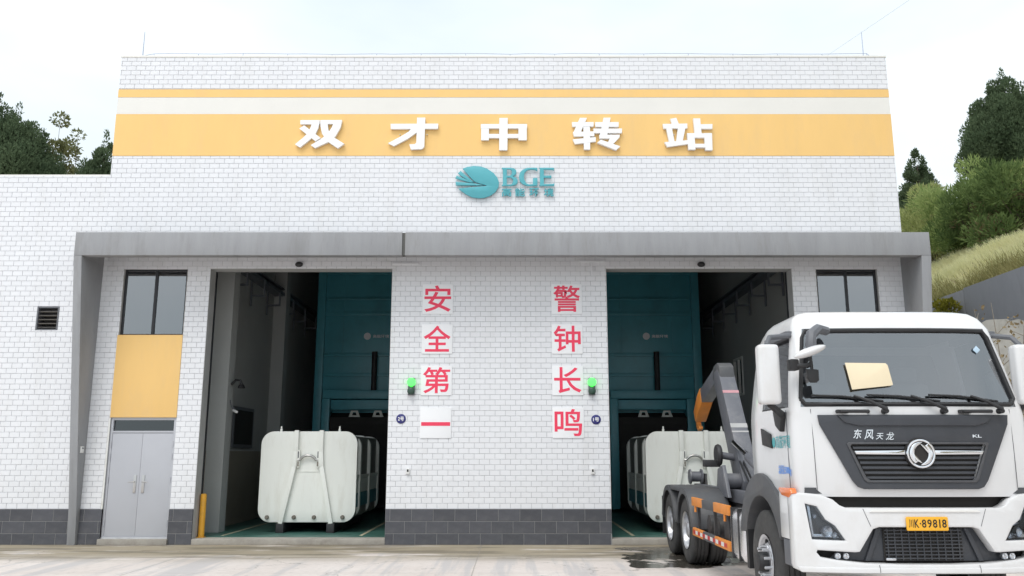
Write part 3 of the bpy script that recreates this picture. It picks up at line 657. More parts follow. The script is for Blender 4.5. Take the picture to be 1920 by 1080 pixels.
# ================================================================== INSIDE THE HALL
# waste containers
def make_container():
    r = empty('waste_container')
    zb, zt, hw_ = .145, 2.215, 1.165
    plate('front_plate', [rrect(-hw_, hw_, zb, zt, .30, 8)], .06, 'container_white', r, .014, 0.)
    for s in (-1, 1):
        pts = [(s * .30, zt + .02), (s * .30, 1.75), (s * .33, 1.40), (s * .60, .12)]
        b = MB()
        for (xa, za), (xb, zb2) in zip(pts, pts[1:]): b.obox((xa, -.105, za + .004), (xb, -.105, zb2), .105, .09, (0, 1, 0))
        b.build('bead', 'container_white', r, bevel=.012)
        MB().box(s * .60 - .09, s * .60 + .09, -.15, .55, -.086, .125).build('skid', 'dark_steel', r, bevel=.008)
        MB().lathe([(0, 0), (0, .03), (.06, .03), (.062, .02), (.12, .02), (.125, 0)], (s * .71, .0, zt - .004), 'z', 10).build('pin', 'container_white', r, smooth=True)
        e = MB(); e.box(s * .235 - .035, s * .235 + .035, -.135, -.062, 1.38, 1.78); br = e.build('hook_bracket', 'container_white', r, bevel=.015)
        MB().box(s * .235 - .018, s * .235 + .018, -.139, -.136, 1.41, 1.52).build('grille', 'rust_steel', br)
        MB().box(s * .235 - .012, s * .235 + .012, -.139, -.136, 1.60, 1.75).build('slot', 'grey_plastic', br)
    MB().tube([(-.25, -.12, 1.55)] + [(x, -.12 - .03 * (1 - (x / .2) ** 2), z) for x, z in arc(0, 1.50, .20, .16, 160, 20, 10)] + [(.25, -.12, 1.55)], .030, 10).build('hook_bail', 'steel', r, smooth=True)
    MB().box(-.27, .27, -.075, -.061, 1.285, 1.30).build('weld_seam', 'container_white', r)
    for x in (-.93, -.29, .19, .87):
        MB().lathe([(-.13, 0), (-.13, .035), (-.10, .05), (-.062, .05)], (x, 0, .26), 'y', 10).build('clamp', 'rust_steel', r, smooth=True)
    # body with ring ribs behind the plate
    def ring(y, ro, name='ring_rib', w_=.30):
        bb = plate(name, [rrect(-hw_ * ro, hw_ * ro, zb + .02, zt * (.5 + ro / 2), .30, 6), rrect(-hw_ * ro + .13, hw_ * ro - .13, zb + .15, zt * (.5 + ro / 2) - .13, .2, 6)[::-1]], w_, 'container_white', r, .01, y); return bb
    MB().box(-hw_ + .13, hw_ - .13, .02, 3.6, .22, zt - .10).build('body', 'container_recess', r, bevel=.05)
    for y in (.9, 2.3, 3.75): ring(y, .955, w_=.15)
    for s in (-1, 1):
        x0 = s * (hw_ - .15); x1 = s * (hw_ - .07)
        a, b = min(x0, x1), max(x0, x1)
        MB().box(a, b, .03, 3.7, 1.12, 1.20).build('side_rail', 'container_white', r)
        MB().box(a, b - .02 if s > 0 else b, .03, 3.7, .78, 1.11).build('side_stripe', 'container_white', r)
        MB().box(a, b - .02 if s > 0 else b, .03, 3.7, .45, .77).build('side_stripe', 'container_teal', r)
        MB().box(s * .60 - .08, s * .60 + .08, .56, 3.6, -.086, .215).build('base_rail', 'dark_steel', r)
    return r
c1 = make_container(); c1.scale = (.915, .925, .945); c1.location = (-4.49, 1.35, .20); tag(c1, 'pale white hook container with rounded plate standing inside the left gate', 'container', 'containers in the gates')
c2 = copy_tree(c1); c2.location = (4.02, 1.35, .20); tag(c2, 'pale white hook container inside the right gate, partly behind the truck', 'container')

# compactor towers
def make_compactor(sx=1):
    r = empty('compactor')
    W = 1.55
    MB().box(-W, W, .0, 2.4, 2.9, 8.6).build('housing', 'machine_teal', r, bevel=.02)
    for s in (-1, 1):
        MB().box(s * (W - .07) - .12, s * (W - .07) + .12, -.14, .2, 0, 8.5).build('post', 'machine_teal', r, bevel=.015)
    for z in (4.62, 4.0, 5.9, 7.2): MB().box(-W + .19, W - .19, -.07, .02, z, z + .10).build('ledge', 'machine_teal', r, bevel=.01)
    for x in (-.85, .75): MB().box(x, x + .06, -.03, .01, 4.74, 8.4).build('panel_rib', 'machine_teal', r)
    MB().tube([(.22, -.16, 3.55), (.22, -.16, 4.75)], .085, 14).build('ram', 'dark_steel', r, smooth=True)
    MB().box(-1.25, 1.25, -.50, .0, 3.30, 3.55).build('portal_beam', 'machine_teal', r, bevel=.02)
    for s in (-1, 1): MB().box(s * 1.15 - .12, s * 1.15 + .12, -.48, -.15, .1, 3.30).build('portal_leg', 'machine_teal', r, bevel=.02)
    MB().box(-1.02, 1.02, -.36, -.1, 2.98, 3.28).build('push_plate', 'machine_teal', r, bevel=.02)
    MB().prism_x([(-.45, 2.55), (-.45, 2.75), (-.05, 2.9), (2.2, 2.9), (2.2, .1), (-.05, .1)], -1.02, 1.02).build('chute', 'machine_dark', r)
    for x in (-.28, .42):
        plate('lifting_eye', [[(x - .17, 2.76), (x + .17, 2.76), (x + .10, 2.95), (x - .10, 2.95)], [(x - .07, 2.81), (x + .07, 2.81), (x + .04, 2.90), (x - .04, 2.90)][::-1]], .03, 'container_white', r, .004, -.46)
    MB().tube([(-1.3, -.1, 6.4), (1.3, -.1, 6.4)], .035, 8).build('pipe', 'machine_teal', r, smooth=True)
    MB().lathe([(-.016, 0), (-.016, .11), (-.001, .11)], (-.05, 0, 5.25), 'y', 20).build('badge', 'panel_white', r)
    text('badge_text', '高能环境', .12, .62, 5.2, 5.3, 'panel_white', r, -.001, .004, .02)
    return r
k1 = make_compactor(); k1.location = (-4.42, 8.15, .12); tag(k1, 'dark teal compactor tower behind the container in the left gate', 'compactor', 'compactor towers in the hall')
k2 = copy_tree(k1); k2.location = (4.20, 8.15, .12); tag(k2, 'dark teal compactor tower behind the container in the right gate', 'compactor')

# cable trays with hangers along both side walls, wall fittings
for s, X, nm in ((-1, HL, 'left'), (1, HR, 'right')):
    o = tag(empty('cable_tray', (X, 2.0, 5.8)), f'dark cable tray high on the {nm} hall wall', 'cable tray', 'cable trays in the hall')
    d = -s
    t_ = MB(); t_.box(min(d * .02, d * .30), max(d * .02, d * .30), 0, 9, .42, .52); t_.box(min(d * .02, d * .30), max(d * .02, d * .30), 0, 9, .60, .63); t_.build('tray', 'cable', o)
    for k in range(6):
        y = .3 + k * 1.45
        h_ = MB(); h_.box(min(d * .02, d * .06), max(d * .02, d * .06), y, y + .05, -.25, .42); h_.box(min(d * .06, d * .40), max(d * .06, d * .40), y, y + .05, 0, .05); h_.box(min(d * .36, d * .40), max(d * .36, d * .40), y, y + .05, .05, .42); h_.build('hanger', 'cable', o)
o = tag(empty('wall_lamp', (HL + .41, 1.55, 3.35)), 'small curved wall lamp on the left hall column', 'lamp'); MB().tube([(0, 0, 0), (.1, -.02, .1), (.2, -.02, .1), (.24, -.02, .0)], .03, 8).build('arm', 'black_plastic', o, smooth=True); MB().lathe([(-.08, .09), (0, .05), (.02, .0)], (.24, -.02, 0), 'z', 12).build('shade', 'black_plastic', o, smooth=True)
o = tag(empty('hall_camera', (HL + .41, 1.55, 2.75)), 'small white camera on the left hall column', 'camera'); MB().tube([(0, 0, .25), (.05, -.05, .1), (.14, -.1, .02)], .012, 6).build('arm', 'grey_plastic', o, smooth=True); MB().obox((.1, -.06, .02), (.22, -.17, -.03), .05, .05).build('housing', 'white_plastic', o, bevel=.01)
o = tag(empty('notice_board', (HL + .013, 3.0, 1.95)), 'dim notice board on the left hall wall', 'board'); MB().box(0, .03, 0, 1.6, 0, 1.0).build('board', 'grey_plastic', o); MB().box(.031, .034, .08, 1.52, .08, .92).build('sheet', 'machine_dark', o)
o = tag(empty('electric_cabinet', (HL + .02, 8.6, .12)), 'grey electric cabinet against the left hall wall', 'cabinet'); MB().box(0, .55, 0, .9, 0, 2.0).build('body', 'reveal', o, bevel=.01); MB().box(.551, .565, .05, .85, .1, 1.9).build('cabinet_door', 'reveal', o); MB().box(.566, .58, .74, .78, .9, 1.1).build('handle', 'black_plastic', o)

# ================================================================== VEGETATION AND HILL
def leaves(centers, sizes, n_per, leaf_len, leaf_w, up=.6, seed=1, squash=1.0):
    """leaf triangles/quads spread over ellipsoidal clumps; returns vertex array (4 per leaf)"""
    rg = np.random.default_rng(seed); P_ = []; D_ = []
    for c, s, n in zip(centers, sizes, n_per):
        d = rg.normal(size=(n, 3)); d /= np.linalg.norm(d, axis=1)[:, None]
        r = (1.06 - .5 * rg.random(n) ** 2.2)[:, None]
        P_.append(np.asarray(c) + d * r * np.asarray(s)); D_.append(d)
    P_ = np.concatenate(P_); D_ = np.concatenate(D_); n = len(P_)
    a = D_ * .75 + np.array([0, 0, up]) + rg.normal(size=(n, 3)) * .45; a /= np.linalg.norm(a, axis=1)[:, None]
    b = np.cross(a, D_ + rg.normal(size=(n, 3)) * .5); b /= np.linalg.norm(b, axis=1)[:, None] + 1e-9
    L = leaf_len * rg.uniform(.6, 1.35, n)[:, None]; W = leaf_w * rg.uniform(.6, 1.3, n)[:, None]
    q = np.stack([P_ - b * W * .25, P_ + a * L * .45 - b * W, P_ + a * L, P_ + a * L * .45 + b * W], 1)
    return q.reshape(-1, 3)
def leaf_obj(name, co, m, parent):
    n = len(co) // 4; me = bpy.data.meshes.new(name)
    me.vertices.add(len(co)); me.vertices.foreach_set('co', co.astype(np.float32).ravel())
    me.loops.add(len(co)); me.loops.foreach_set('vertex_index', np.arange(len(co), dtype=np.int32))
    me.polygons.add(n); me.polygons.foreach_set('loop_start', np.arange(0, len(co), 4, dtype=np.int32))
    me.update(calc_edges=True); return link(name, me, m, parent)
def limbs(trunk_pts, r0, r1, branches, m, parent):
    b = MB(); n = len(trunk_pts); b.tube(trunk_pts, [r0 + (r1 - r0) * i / (n - 1) for i in range(n)], 8)
    for p, q, r in branches:
        mid = (Vector(p) + Vector(q)) / 2 + Vector((0, 0, -.05)); b.tube([p, mid, q], [r, r * .7, r * .3], 5)
    return b.build('trunk', m, parent, smooth=True)
def conifer(x, y, h, wd, label, spires=3, seed=0, base=None, name='cypress_tree', dens=1., m='leaf_cypress', low=.10, lean=0., pw=1.5):
    rg = np.random.default_rng(seed); z0 = float(hill_z(x, y)) if base is None else base
    t = tag(empty(name, (x, y, z0 - .1)), label, 'tree', 'cypress trees on the hillside')
    C, S_, K, B = [], [], [], []
    sp = [(0, 0, 1.)] + [((wd * .30) * math.cos(a), (wd * .22) * math.sin(a), rg.uniform(.72, .94)) for a in np.linspace(.4, 6.0, spires)]
    for sx_, sy_, hh in sp:
        H = h * hh; z = h * low + rg.uniform(0, .05) * h
        while z < H:
            f = (z - h * low) / (H - h * low); rr = wd * .5 * (.62 if (sx_ or sy_) else .85) * (min(1., .45 + f * 2.6) * (1 - f ** pw) ** .8 + .03)
            k = max(2, int(5.2 * rr))
            for i in range(k):
                a = rg.uniform(0, 2 * math.pi); q = rg.uniform(.45, 1.) * rr
                cs = max(.15, min(.62, rr * rg.uniform(.26, .56))); p = (sx_ * (1 - f * .4) + q * math.cos(a) + lean * z, sy_ * (1 - f * .4) + q * math.sin(a), z + rg.uniform(-.2, .2))
                C.append(p); S_.append((cs, cs, cs * 1.45)); K.append(int(dens * (90 + 1700 * cs * cs)))
                if rg.random() < .12: B.append(((lean * z * .9, 0, max(.3, z - .5)), p, .04))
            z += h * .042
        C.append((sx_ * .6 + lean * H, sy_ * .6, H)); S_.append((.10, .10, .38)); K.append(int(60 * dens))
    limbs([(0, 0, 0), (.05, 0, h * .3), (lean * h * .5, .03, h * .6), (lean * h * .9, 0, h * .92)], wd * .055 + .06, .02, B, 'bark', t)
    leaf_obj('crown', leaves(C, S_, K, .15, .034, 1.0, seed), m, t); return t
def bush(x, y, h, wd, label, m='leaf_shrub', seed=0, name='shrub', cat='shrub', group='shrubs on the hillside', base=None, dens=1., ll=.20, lw=.05, stems=5, open_=.0, bark='bark', up=.35):
    rg = np.random.default_rng(seed); z0 = float(hill_z(x, y)) if base is None else base
    t = tag(empty(name, (x, y, z0 - .06)), label, cat, group)
    C, S_, K, B = [], [], [], []
    for i in range(int(10 + 7 * wd)):
        a = rg.uniform(0, 6.283); q = math.sqrt(rg.random()) * wd * .5; f = rg.uniform(.12, 1.) if not open_ else rg.uniform(open_, 1.)
        zc = h * f * (1 - .55 * (q / (wd * .5)) ** 2); cs = rg.uniform(.22, .42) * min(wd, h) * .42
        p = (q * math.cos(a), q * math.sin(a), max(.12, zc)); C.append(p); S_.append((cs * 1.1, cs * 1.1, cs * .85)); K.append(int(dens * (50 + 300 * cs)))
        if i % 2 == 0: B.append(((p[0] * .15, p[1] * .15, h * .12), p, .025))
    limbs([(0, 0, 0), (.03, .02, h * .35), (.0, .05, h * .75)], .045 + .012 * h, .012, B, bark, t)
    leaf_obj('crown', leaves(C, S_, K, ll, lw, up, seed), m, t); return t

# conifers: right hillside
conifer(24.7, 22.0, 8.7, 3.8, 'tall dark many-spired cypress at the right edge above the shrubs', 5, 3, dens=1.1, low=.36, pw=2.6)
conifer(27.3, 23.5, 7.0, 3.2, 'dark cypress half behind the tallest one, cut by the right frame edge', 3, 4)
conifer(23.3, 28.5, 6.9, 2.3, 'small dark cypress just right of the roof', 3, 5, base=11.9, pw=2.2, low=.3)
# conifers behind the left wing
conifer(-24.3, 19.2, 12.4, 5.4, 'tallest dark cypress at the left frame edge behind the wing', 4, 6, base=6.2, low=.2, pw=2.6)
conifer(-22.7, 18.8, 11.2, 5.2, 'pointed dark cypress second from the left behind the wing', 4, 7, base=6.2, low=.2, pw=2.4)
conifer(-21.9, 19.6, 10.0, 3.8, 'lower dark cypress third from the left behind the wing', 3, 8, base=6.4, low=.2, pw=2.2)
conifer(-18.8, 19.3, 9.9, 3.5, 'broad dark cypress beside the main roof edge on the left', 5, 9, base=6.3, low=.2, pw=2.8, dens=1.2)
bush(-22.0, 21.0, 11.6, 2.6, 'light sparse leafy tree rising among the left cypresses', 'leaf_light', 21, 'leafy_tree', 'tree', None, 6.4, 1.1, .17, .05, open_=.6)
bush(-20.5, 20.2, 10.6, 1.5, 'thin pale sapling left of the roof-edge cypress', 'leaf_light', 22, 'leafy_tree', 'tree', None, 6.4, .5, .16, .05, open_=.75)
for i, (x, y, h, w_, lb, m_) in enumerate([(-19.7, 17.2, 10.8, 2.0, 'olive bush low above the wing roof, between the cypresses', 'leaf_bamboo'), (-21.6, 17.0, 11.0, 3.0, 'dull green bush above the wing roof, left of the gap', 'leaf_shrub')]):
    bush(x, y, h, w_, lb, m_, 30 + i, 'bush', 'bush', None, 2.6, .8, open_=.6)

# shrub belt on the right hillside (individual shrubs)
SH = [(17.2, 9.5, 3.4, 3.2, 'leaf_dark', 'deep green shrub lowest beside the canopy corner'), (18.0, 14.5, 4.6, 3.8, 'leaf_shrub', 'broad green shrub right beside the roof edge'), (18.7, 18.5, 4.6, 3.2, 'leaf_bamboo', 'yellow-green bamboo clump just right of the tiled wall'),
      (19.6, 12.0, 3.5, 3.0, 'leaf_bamboo', 'olive bamboo clump in the middle of the shrub belt'), (20.6, 16.0, 4.6, 3.6, 'leaf_dark', 'rounded green shrub under the tall cypress'), (22.2, 19.0, 4.4, 3.2, 'leaf_bamboo', 'yellow-green bamboo left below the tall cypress'),
      (20.9, 11.0, 3.2, 3.0, 'leaf_shrub', 'dense green shrub right of the olive bamboo'), (22.6, 13.5, 3.7, 3.2, 'leaf_bamboo', 'pale olive bamboo near the right frame edge'), (17.2, 10.0, 1.9, 2.0, 'leaf_dry', 'brownish dry scrub above the grass, near the right frame edge'), (17.6, 12.6, 2.0, 2.0, 'leaf_dry', 'brown withered scrub farther left above the grass'),
      (17.0, 12.2, 3.2, 2.6, 'leaf_dark', 'dark green shrub at the left end of the grass slope'), (24.0, 16.5, 4.2, 3.2, 'leaf_shrub', 'green shrub below the tall cypress at the right edge'), (19.2, 22.5, 4.8, 3.4, 'leaf_bamboo', 'far bamboo clump under the small cypress')]
for i, (x, y, h, w_, m_, lb) in enumerate(SH): bush(x, y, h * .9, w_, lb, m_, 50 + i, dens=1.6, ll=.24, lw=.026, up=.7)
bush(11.45, 4.2, 1.25, .85, 'small yellow-green bush in front of the grey retaining wall', 'leaf_yellow', 80, 'bush', 'bush', None, 4.75, 1.2, .10, .03)
# bare twiggy sapling by the rock slope
o = tag(empty('bare_sapling', (10.6, .3, .0)), 'bare thin-stemmed sapling at the right frame edge before the rocks', 'sapling')
rg = np.random.default_rng(5); b = MB(); lc = []
for k in range(7):
    a = rg.uniform(0, 6.28); d = rg.uniform(.25, .8); h = rg.uniform(3.8, 5.3); p = [(0, 0, .0), (d * .3 * math.cos(a), d * .3 * math.sin(a), h * .5), (d * math.cos(a), d * math.sin(a), h)]
    b.tube(p, [.035, .02, .006], 5)
    for j in range(6):
        f = rg.uniform(.5, .95); q = Vector(p[1]).lerp(Vector(p[2]), f * 2 - 1 if f > .5 else 0); e = q + Vector((rg.uniform(-.4, .4), rg.uniform(-.3, .3), rg.uniform(.1, .5))); b.tube([q, e], [.010, .004], 4); lc.append(tuple(e))
b.build('stems', 'bark_pale', o, smooth=True)
leaf_obj('sparse_leaves', leaves(lc, [(.12, .12, .12)] * len(lc), [9] * len(lc), .09, .03, .3, 9), 'leaf_dry', o)

# grey retaining wall above the rock face, in cast panels
o = tag(empty('retaining_wall', (11.95, 0, 4.55)), 'grey concrete retaining wall along the foot of the grass slope', 'wall')
for k in range(14):
    y0 = -12 + k * 3.2
    MB().box(-.12, .10, y0 + .012, y0 + 3.188, -1.2, 1.5 + .02 * math.sin(k * 2.1)).build('wall_panel', 'retaining', o, bevel=.012)

# pale grass on the slope
def grass(name, n, x0, x1, y0, y1, m, ln, label, seed):
    rg = np.random.default_rng(seed); x = rg.uniform(x0, x1, n); y = rg.uniform(y0, y1, n); z = hill_z(x, y) - .03
    a = rg.normal(size=(n, 3)) * [.45, .45, .1] + [-.25, -.1, 1]; a /= np.linalg.norm(a, axis=1)[:, None]
    t = rg.uniform(0, 6.28, n); bb = np.stack([np.cos(t), np.sin(t), 0 * t], 1) * rg.uniform(.006, .018, n)[:, None]
    L = ln * rg.uniform(.5, 1.5, n)[:, None] * (.7 + .5 * np.sin(x * 2.1 + y)[:, None] ** 2); p = np.stack([x, y, z], 1)
    q = np.stack([p - bb, p + bb, p + a * L + bb * .2 + [-.05, 0, -.03], p + a * L * .97 - bb * .2 + [-.05, 0, -.03]], 1).reshape(-1, 3)
    return tag(leaf_obj(name, q, m, None), label, 'grass', kind='stuff')
grass('pale_grass', 80000, 12.9, 17.2, -3, 22, 'grass_pale', .26, 'pale yellow-green grass covering the slope', 61)
grass('rough_grass', 10000, 12.1, 13.2, -3, 20, 'grass_green', .40, 'rough green and brown grass overhanging the retaining wall', 62)
o = grass('scrub_floor', 16000, 16.5, 27, -2, 26, 'grass_green', .5, 'green undergrowth beneath the shrubs', 63)

# ================================================================== HOOK-LIFT TRUCK
TX, TY = 4.165, -8.9
tk = tag(empty('hook_lift_truck', (TX, TY, 0)), 'white hook-lift truck with grey arm raised, backed up to the right gate', 'truck')
def bend(u): return .15 * (abs(u) / 1.29) ** 3
# ---- cab shell from horizontal rings
LV = [(1.37, .045, 1.205), (1.44, .025, 1.225), (1.80, .015, 1.235), (2.19, .02, 1.23), (2.285, .035, 1.222), (2.55, .115, 1.185), (2.80, .185, 1.145), (3.145, .285, 1.085), (3.20, .325, 1.065), (3.275, .38, 1.03), (3.335, .46, .97), (3.372, .58, .88), (3.39, .80, .70)]
NF = 12; NCOR = 5
def ring(z, yf, w_):
    p = []; r = .09; bo = bend(w_ - r) * .95
    for i in range(NF + 1):
        u = -(w_ - r) + 2 * (w_ - r) * i / NF; p.append((u, yf + bend(u) * .95, z))
    for i in range(1, NCOR + 1):
        a = R(90 * i / NCOR); p.append((w_ - r + r * math.sin(a), yf + bo + r * (1 - math.cos(a)), z))
    s0 = yf + bo + r; yr = 1.76 - max(0, z - 3.05) * .9
    side = [s0 + .03, min(1.22, yr - .3), min(1.40, yr - .15), yr - .10]
    for y in side: p.append((w_, y, z))
    p += [(w_ - .03, yr - .03, z), (w_ - .10, yr, z), (0, yr, z)]
    left = [(-x, y, z) for x, y, z in p[::-1][1:]]
    k = left.index((-p[NF][0], p[NF][1], z)) if (-p[NF][0], p[NF][1], z) in left else None
    return p + left[:NCOR + 4 + 3 - 1 + 0] if False else p + [q for q in left if q[1] > yf + bo + 1e-6 or abs(q[0]) > (w_ - r) + 1e-6]
rings = [ring(*l) for l in LV]; n_ = len(rings[0])
iw = range(0, NF)                                   # windscreen columns
i_s = NF + NCOR + 1                                 # index of first side point
opp = n_ - 1
shell = MB(); vs_ = [q for r_ in rings for q in r_]
ff = []; gl_front = []; gl_r = []; gl_l = []
for j in range(len(LV) - 1):
    for i in range(n_):
        a, b_ = j * n_ + i, j * n_ + (i + 1) % n_; f = (a, b_, b_ + n_, a + n_); win = 4 <= j <= 6
        mx_ = (vs_[a][0] + vs_[b_][0]) / 2; my_ = (vs_[a][1] + vs_[b_][1]) / 2
        if win and i < NF: gl_front.append(f)
        elif win and i == i_s: gl_r.append(f)
        elif win and mx_ < -1 and abs(vs_[a][1] - vs_[i_s + 1 + j * n_][1]) < 1e-4 and abs(vs_[b_][1] - vs_[i_s + j * n_][1]) < 1e-4: gl_l.append(f)
        else: ff.append(f)
ff.append(tuple((len(LV) - 1) * n_ + i for i in range(n_)))
def sub(vs, fs):
    idx = sorted({i for f in fs for i in f}); mp_ = {k: m for m, k in enumerate(idx)}
    return [vs[i] for i in idx], [tuple(mp_[i] for i in f) for f in fs]
me = bpy.data.meshes.new('cab_shell'); me.from_pydata(*[sub(vs_, ff)[0], [], sub(vs_, ff)[1]])
bm = bmesh.new(); bm.from_mesh(me); bmesh.ops.recalc_face_normals(bm, faces=bm.faces)
bmesh.ops.solidify(bm, geom=bm.faces[:], thickness=.03); bmesh.ops.recalc_face_normals(bm, faces=bm.faces); bm.to_mesh(me); bm.free()
cab = link('cab_shell', me, 'truck_white', tk, True, 28)
def shift(vs, d): return [(x * (1 - d * .4), y + d, z) for x, y, z in vs]
v, f = sub(vs_, gl_front); ws = MB().add(shift(v, .008), f).build('windscreen', 'cab_glass', cab, smooth=True)
for g_ in (gl_r, gl_l):
    v, f = sub(vs_, g_); MB().add([(x * .992, y, z) for x, y, z in v], f).build('side_window', 'side_glass', cab, smooth=True)
# black gasket round the windscreen: a frame that follows the glass
def on_glass(u, t, d=0.):                          # u across, t 0 bottom .. 1 top
    z = 2.285 + (3.145 - 2.285) * t; yf = .035 + .25 * t; return (u, yf + bend(u) * .95 - d, z)
wb, wt = 1.135, .990
def edge(t, s): return s * (wb + (wt - wb) * t)
gk = MB()
path = []
for i in range(9): path.append(on_glass(edge(.03, -1) + (edge(.03, 1) - edge(.03, -1)) * i / 8, .03, .004))
path[0] = on_glass(edge(.10, -1) , .10, .004); path.insert(1, on_glass(edge(.04, -1) + .05, .035, .004)); path[-1] = on_glass(edge(.04, 1) - .05, .035, .004); path.append(on_glass(edge(.10, 1), .10, .004))
for t in (.3, .5, .7, .88): path.append(on_glass(edge(t, 1), t, .004))
path.append(on_glass(edge(.965, 1) - .03, .965, .004))
for i in range(1, 8): path.append(on_glass(edge(.97, 1) - (edge(.97, 1) - edge(.97, -1)) * i / 8, .97, .004))
path.append(on_glass(edge(.965, -1) + .03, .965, .004))
for t in (.88, .7, .5, .3, .10): path.append(on_glass(edge(t, -1), t, .004))
gk.tube(path, .024, 6); gk.build('windscreen_seal', 'black_plastic', cab, smooth=True)
for s in (-1, 1):                                   # black ends of the screen between seal and pillar
    q = []
    for t in np.linspace(0, 1, 6): q += [on_glass(edge(t, s), t, .001), on_glass(s * (LV[4][2] - .09 + (LV[7][2] - LV[4][2]) * t), t, .001)]
    MB().add(q, [(2 * i, 2 * i + 1, 2 * i + 3, 2 * i + 2) for i in range(5)]).build('screen_border', 'truck_white', cab)
# door seams and side details (viewer's side is x < 0)
for s in (-1, 1):
    MB().box(s * 1.236 - .003, s * 1.236 + .003, .30, .306, 1.44, 2.26).build('door_seam', 'grey_plastic', cab)
    dh = plate('door_handle', [[(1.60 - .40, 2.09), (1.60 - .43, 1.90), (1.60 - .78, 1.86), (1.60 - .74, 2.02)]], .02, 'black_plastic', cab, .004, 0.)
    me_ = dh.data
    for q in me_.vertices: x, y, z = q.co; q.co = (s * (1.236 - y) if True else 0, x, z)
    MB().tube([(s * 1.20, .42, 2.29), (s * 1.20, 1.22, 2.29)], .018, 6).build('window_trim', 'black_plastic', cab)
    MB().box(s * 1.10 - .06, s * 1.10 + .06, .40, 1.2, 3.05, 3.13).build('window_visor', 'grey_plastic', cab, bevel=.02)
# door markings on the visible side
def side_text(nm, body, y0, y1, z0, z1, m_, x=-1.2385, bold=.0):
    o = text(nm, body, 0, y1 - y0, z0, z1, m_, cab, 0, .002, bold)
    for q in o.data.vertices: a, b_, c = q.co; q.co = (x + b_, y1 - a, c)
    return o
side_text('door_lettering', '高能环境', .22, .70, 1.86, 2.00, 'ink_teal'); side_text('weight_lettering', '总质量:25000kg', .24, .66, 1.57, 1.68, 'ink_blue')
em = MB(); em.lathe([(-.002, 0), (-.002, .055), (0, .055)], (-1.2385, .775, 1.925), 'x', 18); em.build('door_emblem', 'ink_teal', cab)
# interior
MB().box(-1.05, 1.05, .12, .52, 1.7, 2.24).build('dashboard', 'cab_interior', cab, bevel=.05)
MB().box(-1.15, 1.15, .1, 1.70, 1.40, 1.46).build('cab_floor', 'cab_interior', cab)
MB().box(-1.12, 1.12, 1.66, 1.70, 1.46, 3.0).build('rear_lining', 'cab_interior', cab)
MB().box(-.95, .95, .70, 1.60, 3.10, 3.13).build('roof_lining', 'cab_interior', cab)
for x in (-.55, .55):
    MB().box(x - .27, x + .27, .75, 1.25, 1.75, 1.95).build('seat', 'seat_cloth', cab, bevel=.05); MB().box(x - .25, x + .25, 1.25, 1.42, 1.9, 2.62).build('seat_back', 'seat_cloth', cab, bevel=.06); MB().box(x - .14, x + .14, 1.30, 1.40, 2.64, 2.82).build('head_rest', 'seat_cloth', cab, bevel=.04)
sw = MB(); cs = [(.55 + .23 * math.cos(a), .55 + .10 * math.sin(a), 2.30 + .20 * math.sin(a) * .75) for a in [2 * math.pi * k / 20 for k in range(21)]]
sw.tube(cs, .016, 6, False); sw.tube([(.34, .55, 2.30), (.76, .55, 2.30)], .014, 6); sw.tube([(.55, .55, 2.30), (.55, .42, 2.0)], .03, 8); sw.build('steering_wheel', 'black_plastic', cab, smooth=True)
o = tag(empty('paper_card', (TX - .385, TY + .075, 2.46)), 'yellow card on the truck windscreen', 'card')
plate('card', [[(-.215, .0), (.20, .045), (.225, .055), (.215, .275), (.195, .30), (-.235, .305)]], .006, 'card_yellow', o, .001, 0.); o.rotation_euler = (R(-17), 0, 0)
# ---- dark front panel with grille
OUT = [(-.985, 2.198), (.985, 2.198), (.972, 2.10), (.69, 1.535), (.64, 1.47), (.58, 1.448), (-.58, 1.448), (-.64, 1.47), (-.69, 1.535), (-.972, 2.10)]
INN = [(-.69, 1.905), (.69, 1.905), (.705, 1.885), (.565, 1.555), (.53, 1.53), (-.53, 1.53), (-.565, 1.555), (-.705, 1.885)]
fp = plate('front_panel', [OUT[::-1], INN], .035, 'truck_grey', tk, .006, .012, bend)
plate('panel_ridge', [[(-.80, 2.19), (.80, 2.19), (.74, 2.12), (.60, 2.085), (-.60, 2.085), (-.74, 2.12)][::-1]], .02, 'truck_grey', fp, .006, -.022, bend)
plate('grille_back', [[(-.69, 1.90), (.69, 1.90), (.54, 1.535), (-.54, 1.535)][::-1]], .004, 'machine_dark', fp, .001, .012, bend)
def trap(z): t = (z - 1.54) / (1.895 - 1.54); return .545 + (.685 - .545) * t
for k in range(7):
    z0 = 1.548 + k * .050
    if 1.79 < z0 + .02 < 1.84: continue
    w_ = trap(z0 + .02) - .012
    plate('grille_slat', [[(-w_, z0), (w_, z0), (w_ + .006, z0 + .027), (-w_ - .006, z0 + .027)]], .022, 'truck_grey', fp, .005, .006, bend)
for s in (-1, 1): plate('chrome_bar', [[(s * .15, 1.792), (s * .645, 1.796), (s * .665, 1.832), (s * .15, 1.838)][::s]], .03, 'chrome', fp, .008, -.012, bend)
FR = [(x * 1.035, z) for x, z in INN]; FR = [(x, z + (.015 if z > 1.7 else -.015)) for x, z in FR]
plate('grille_frame', [FR, [(x * .985, z + (-.008 if z > 1.7 else .008)) for x, z in INN][::-1]], .015, 'lamp_housing', fp, .004, -.020, bend)
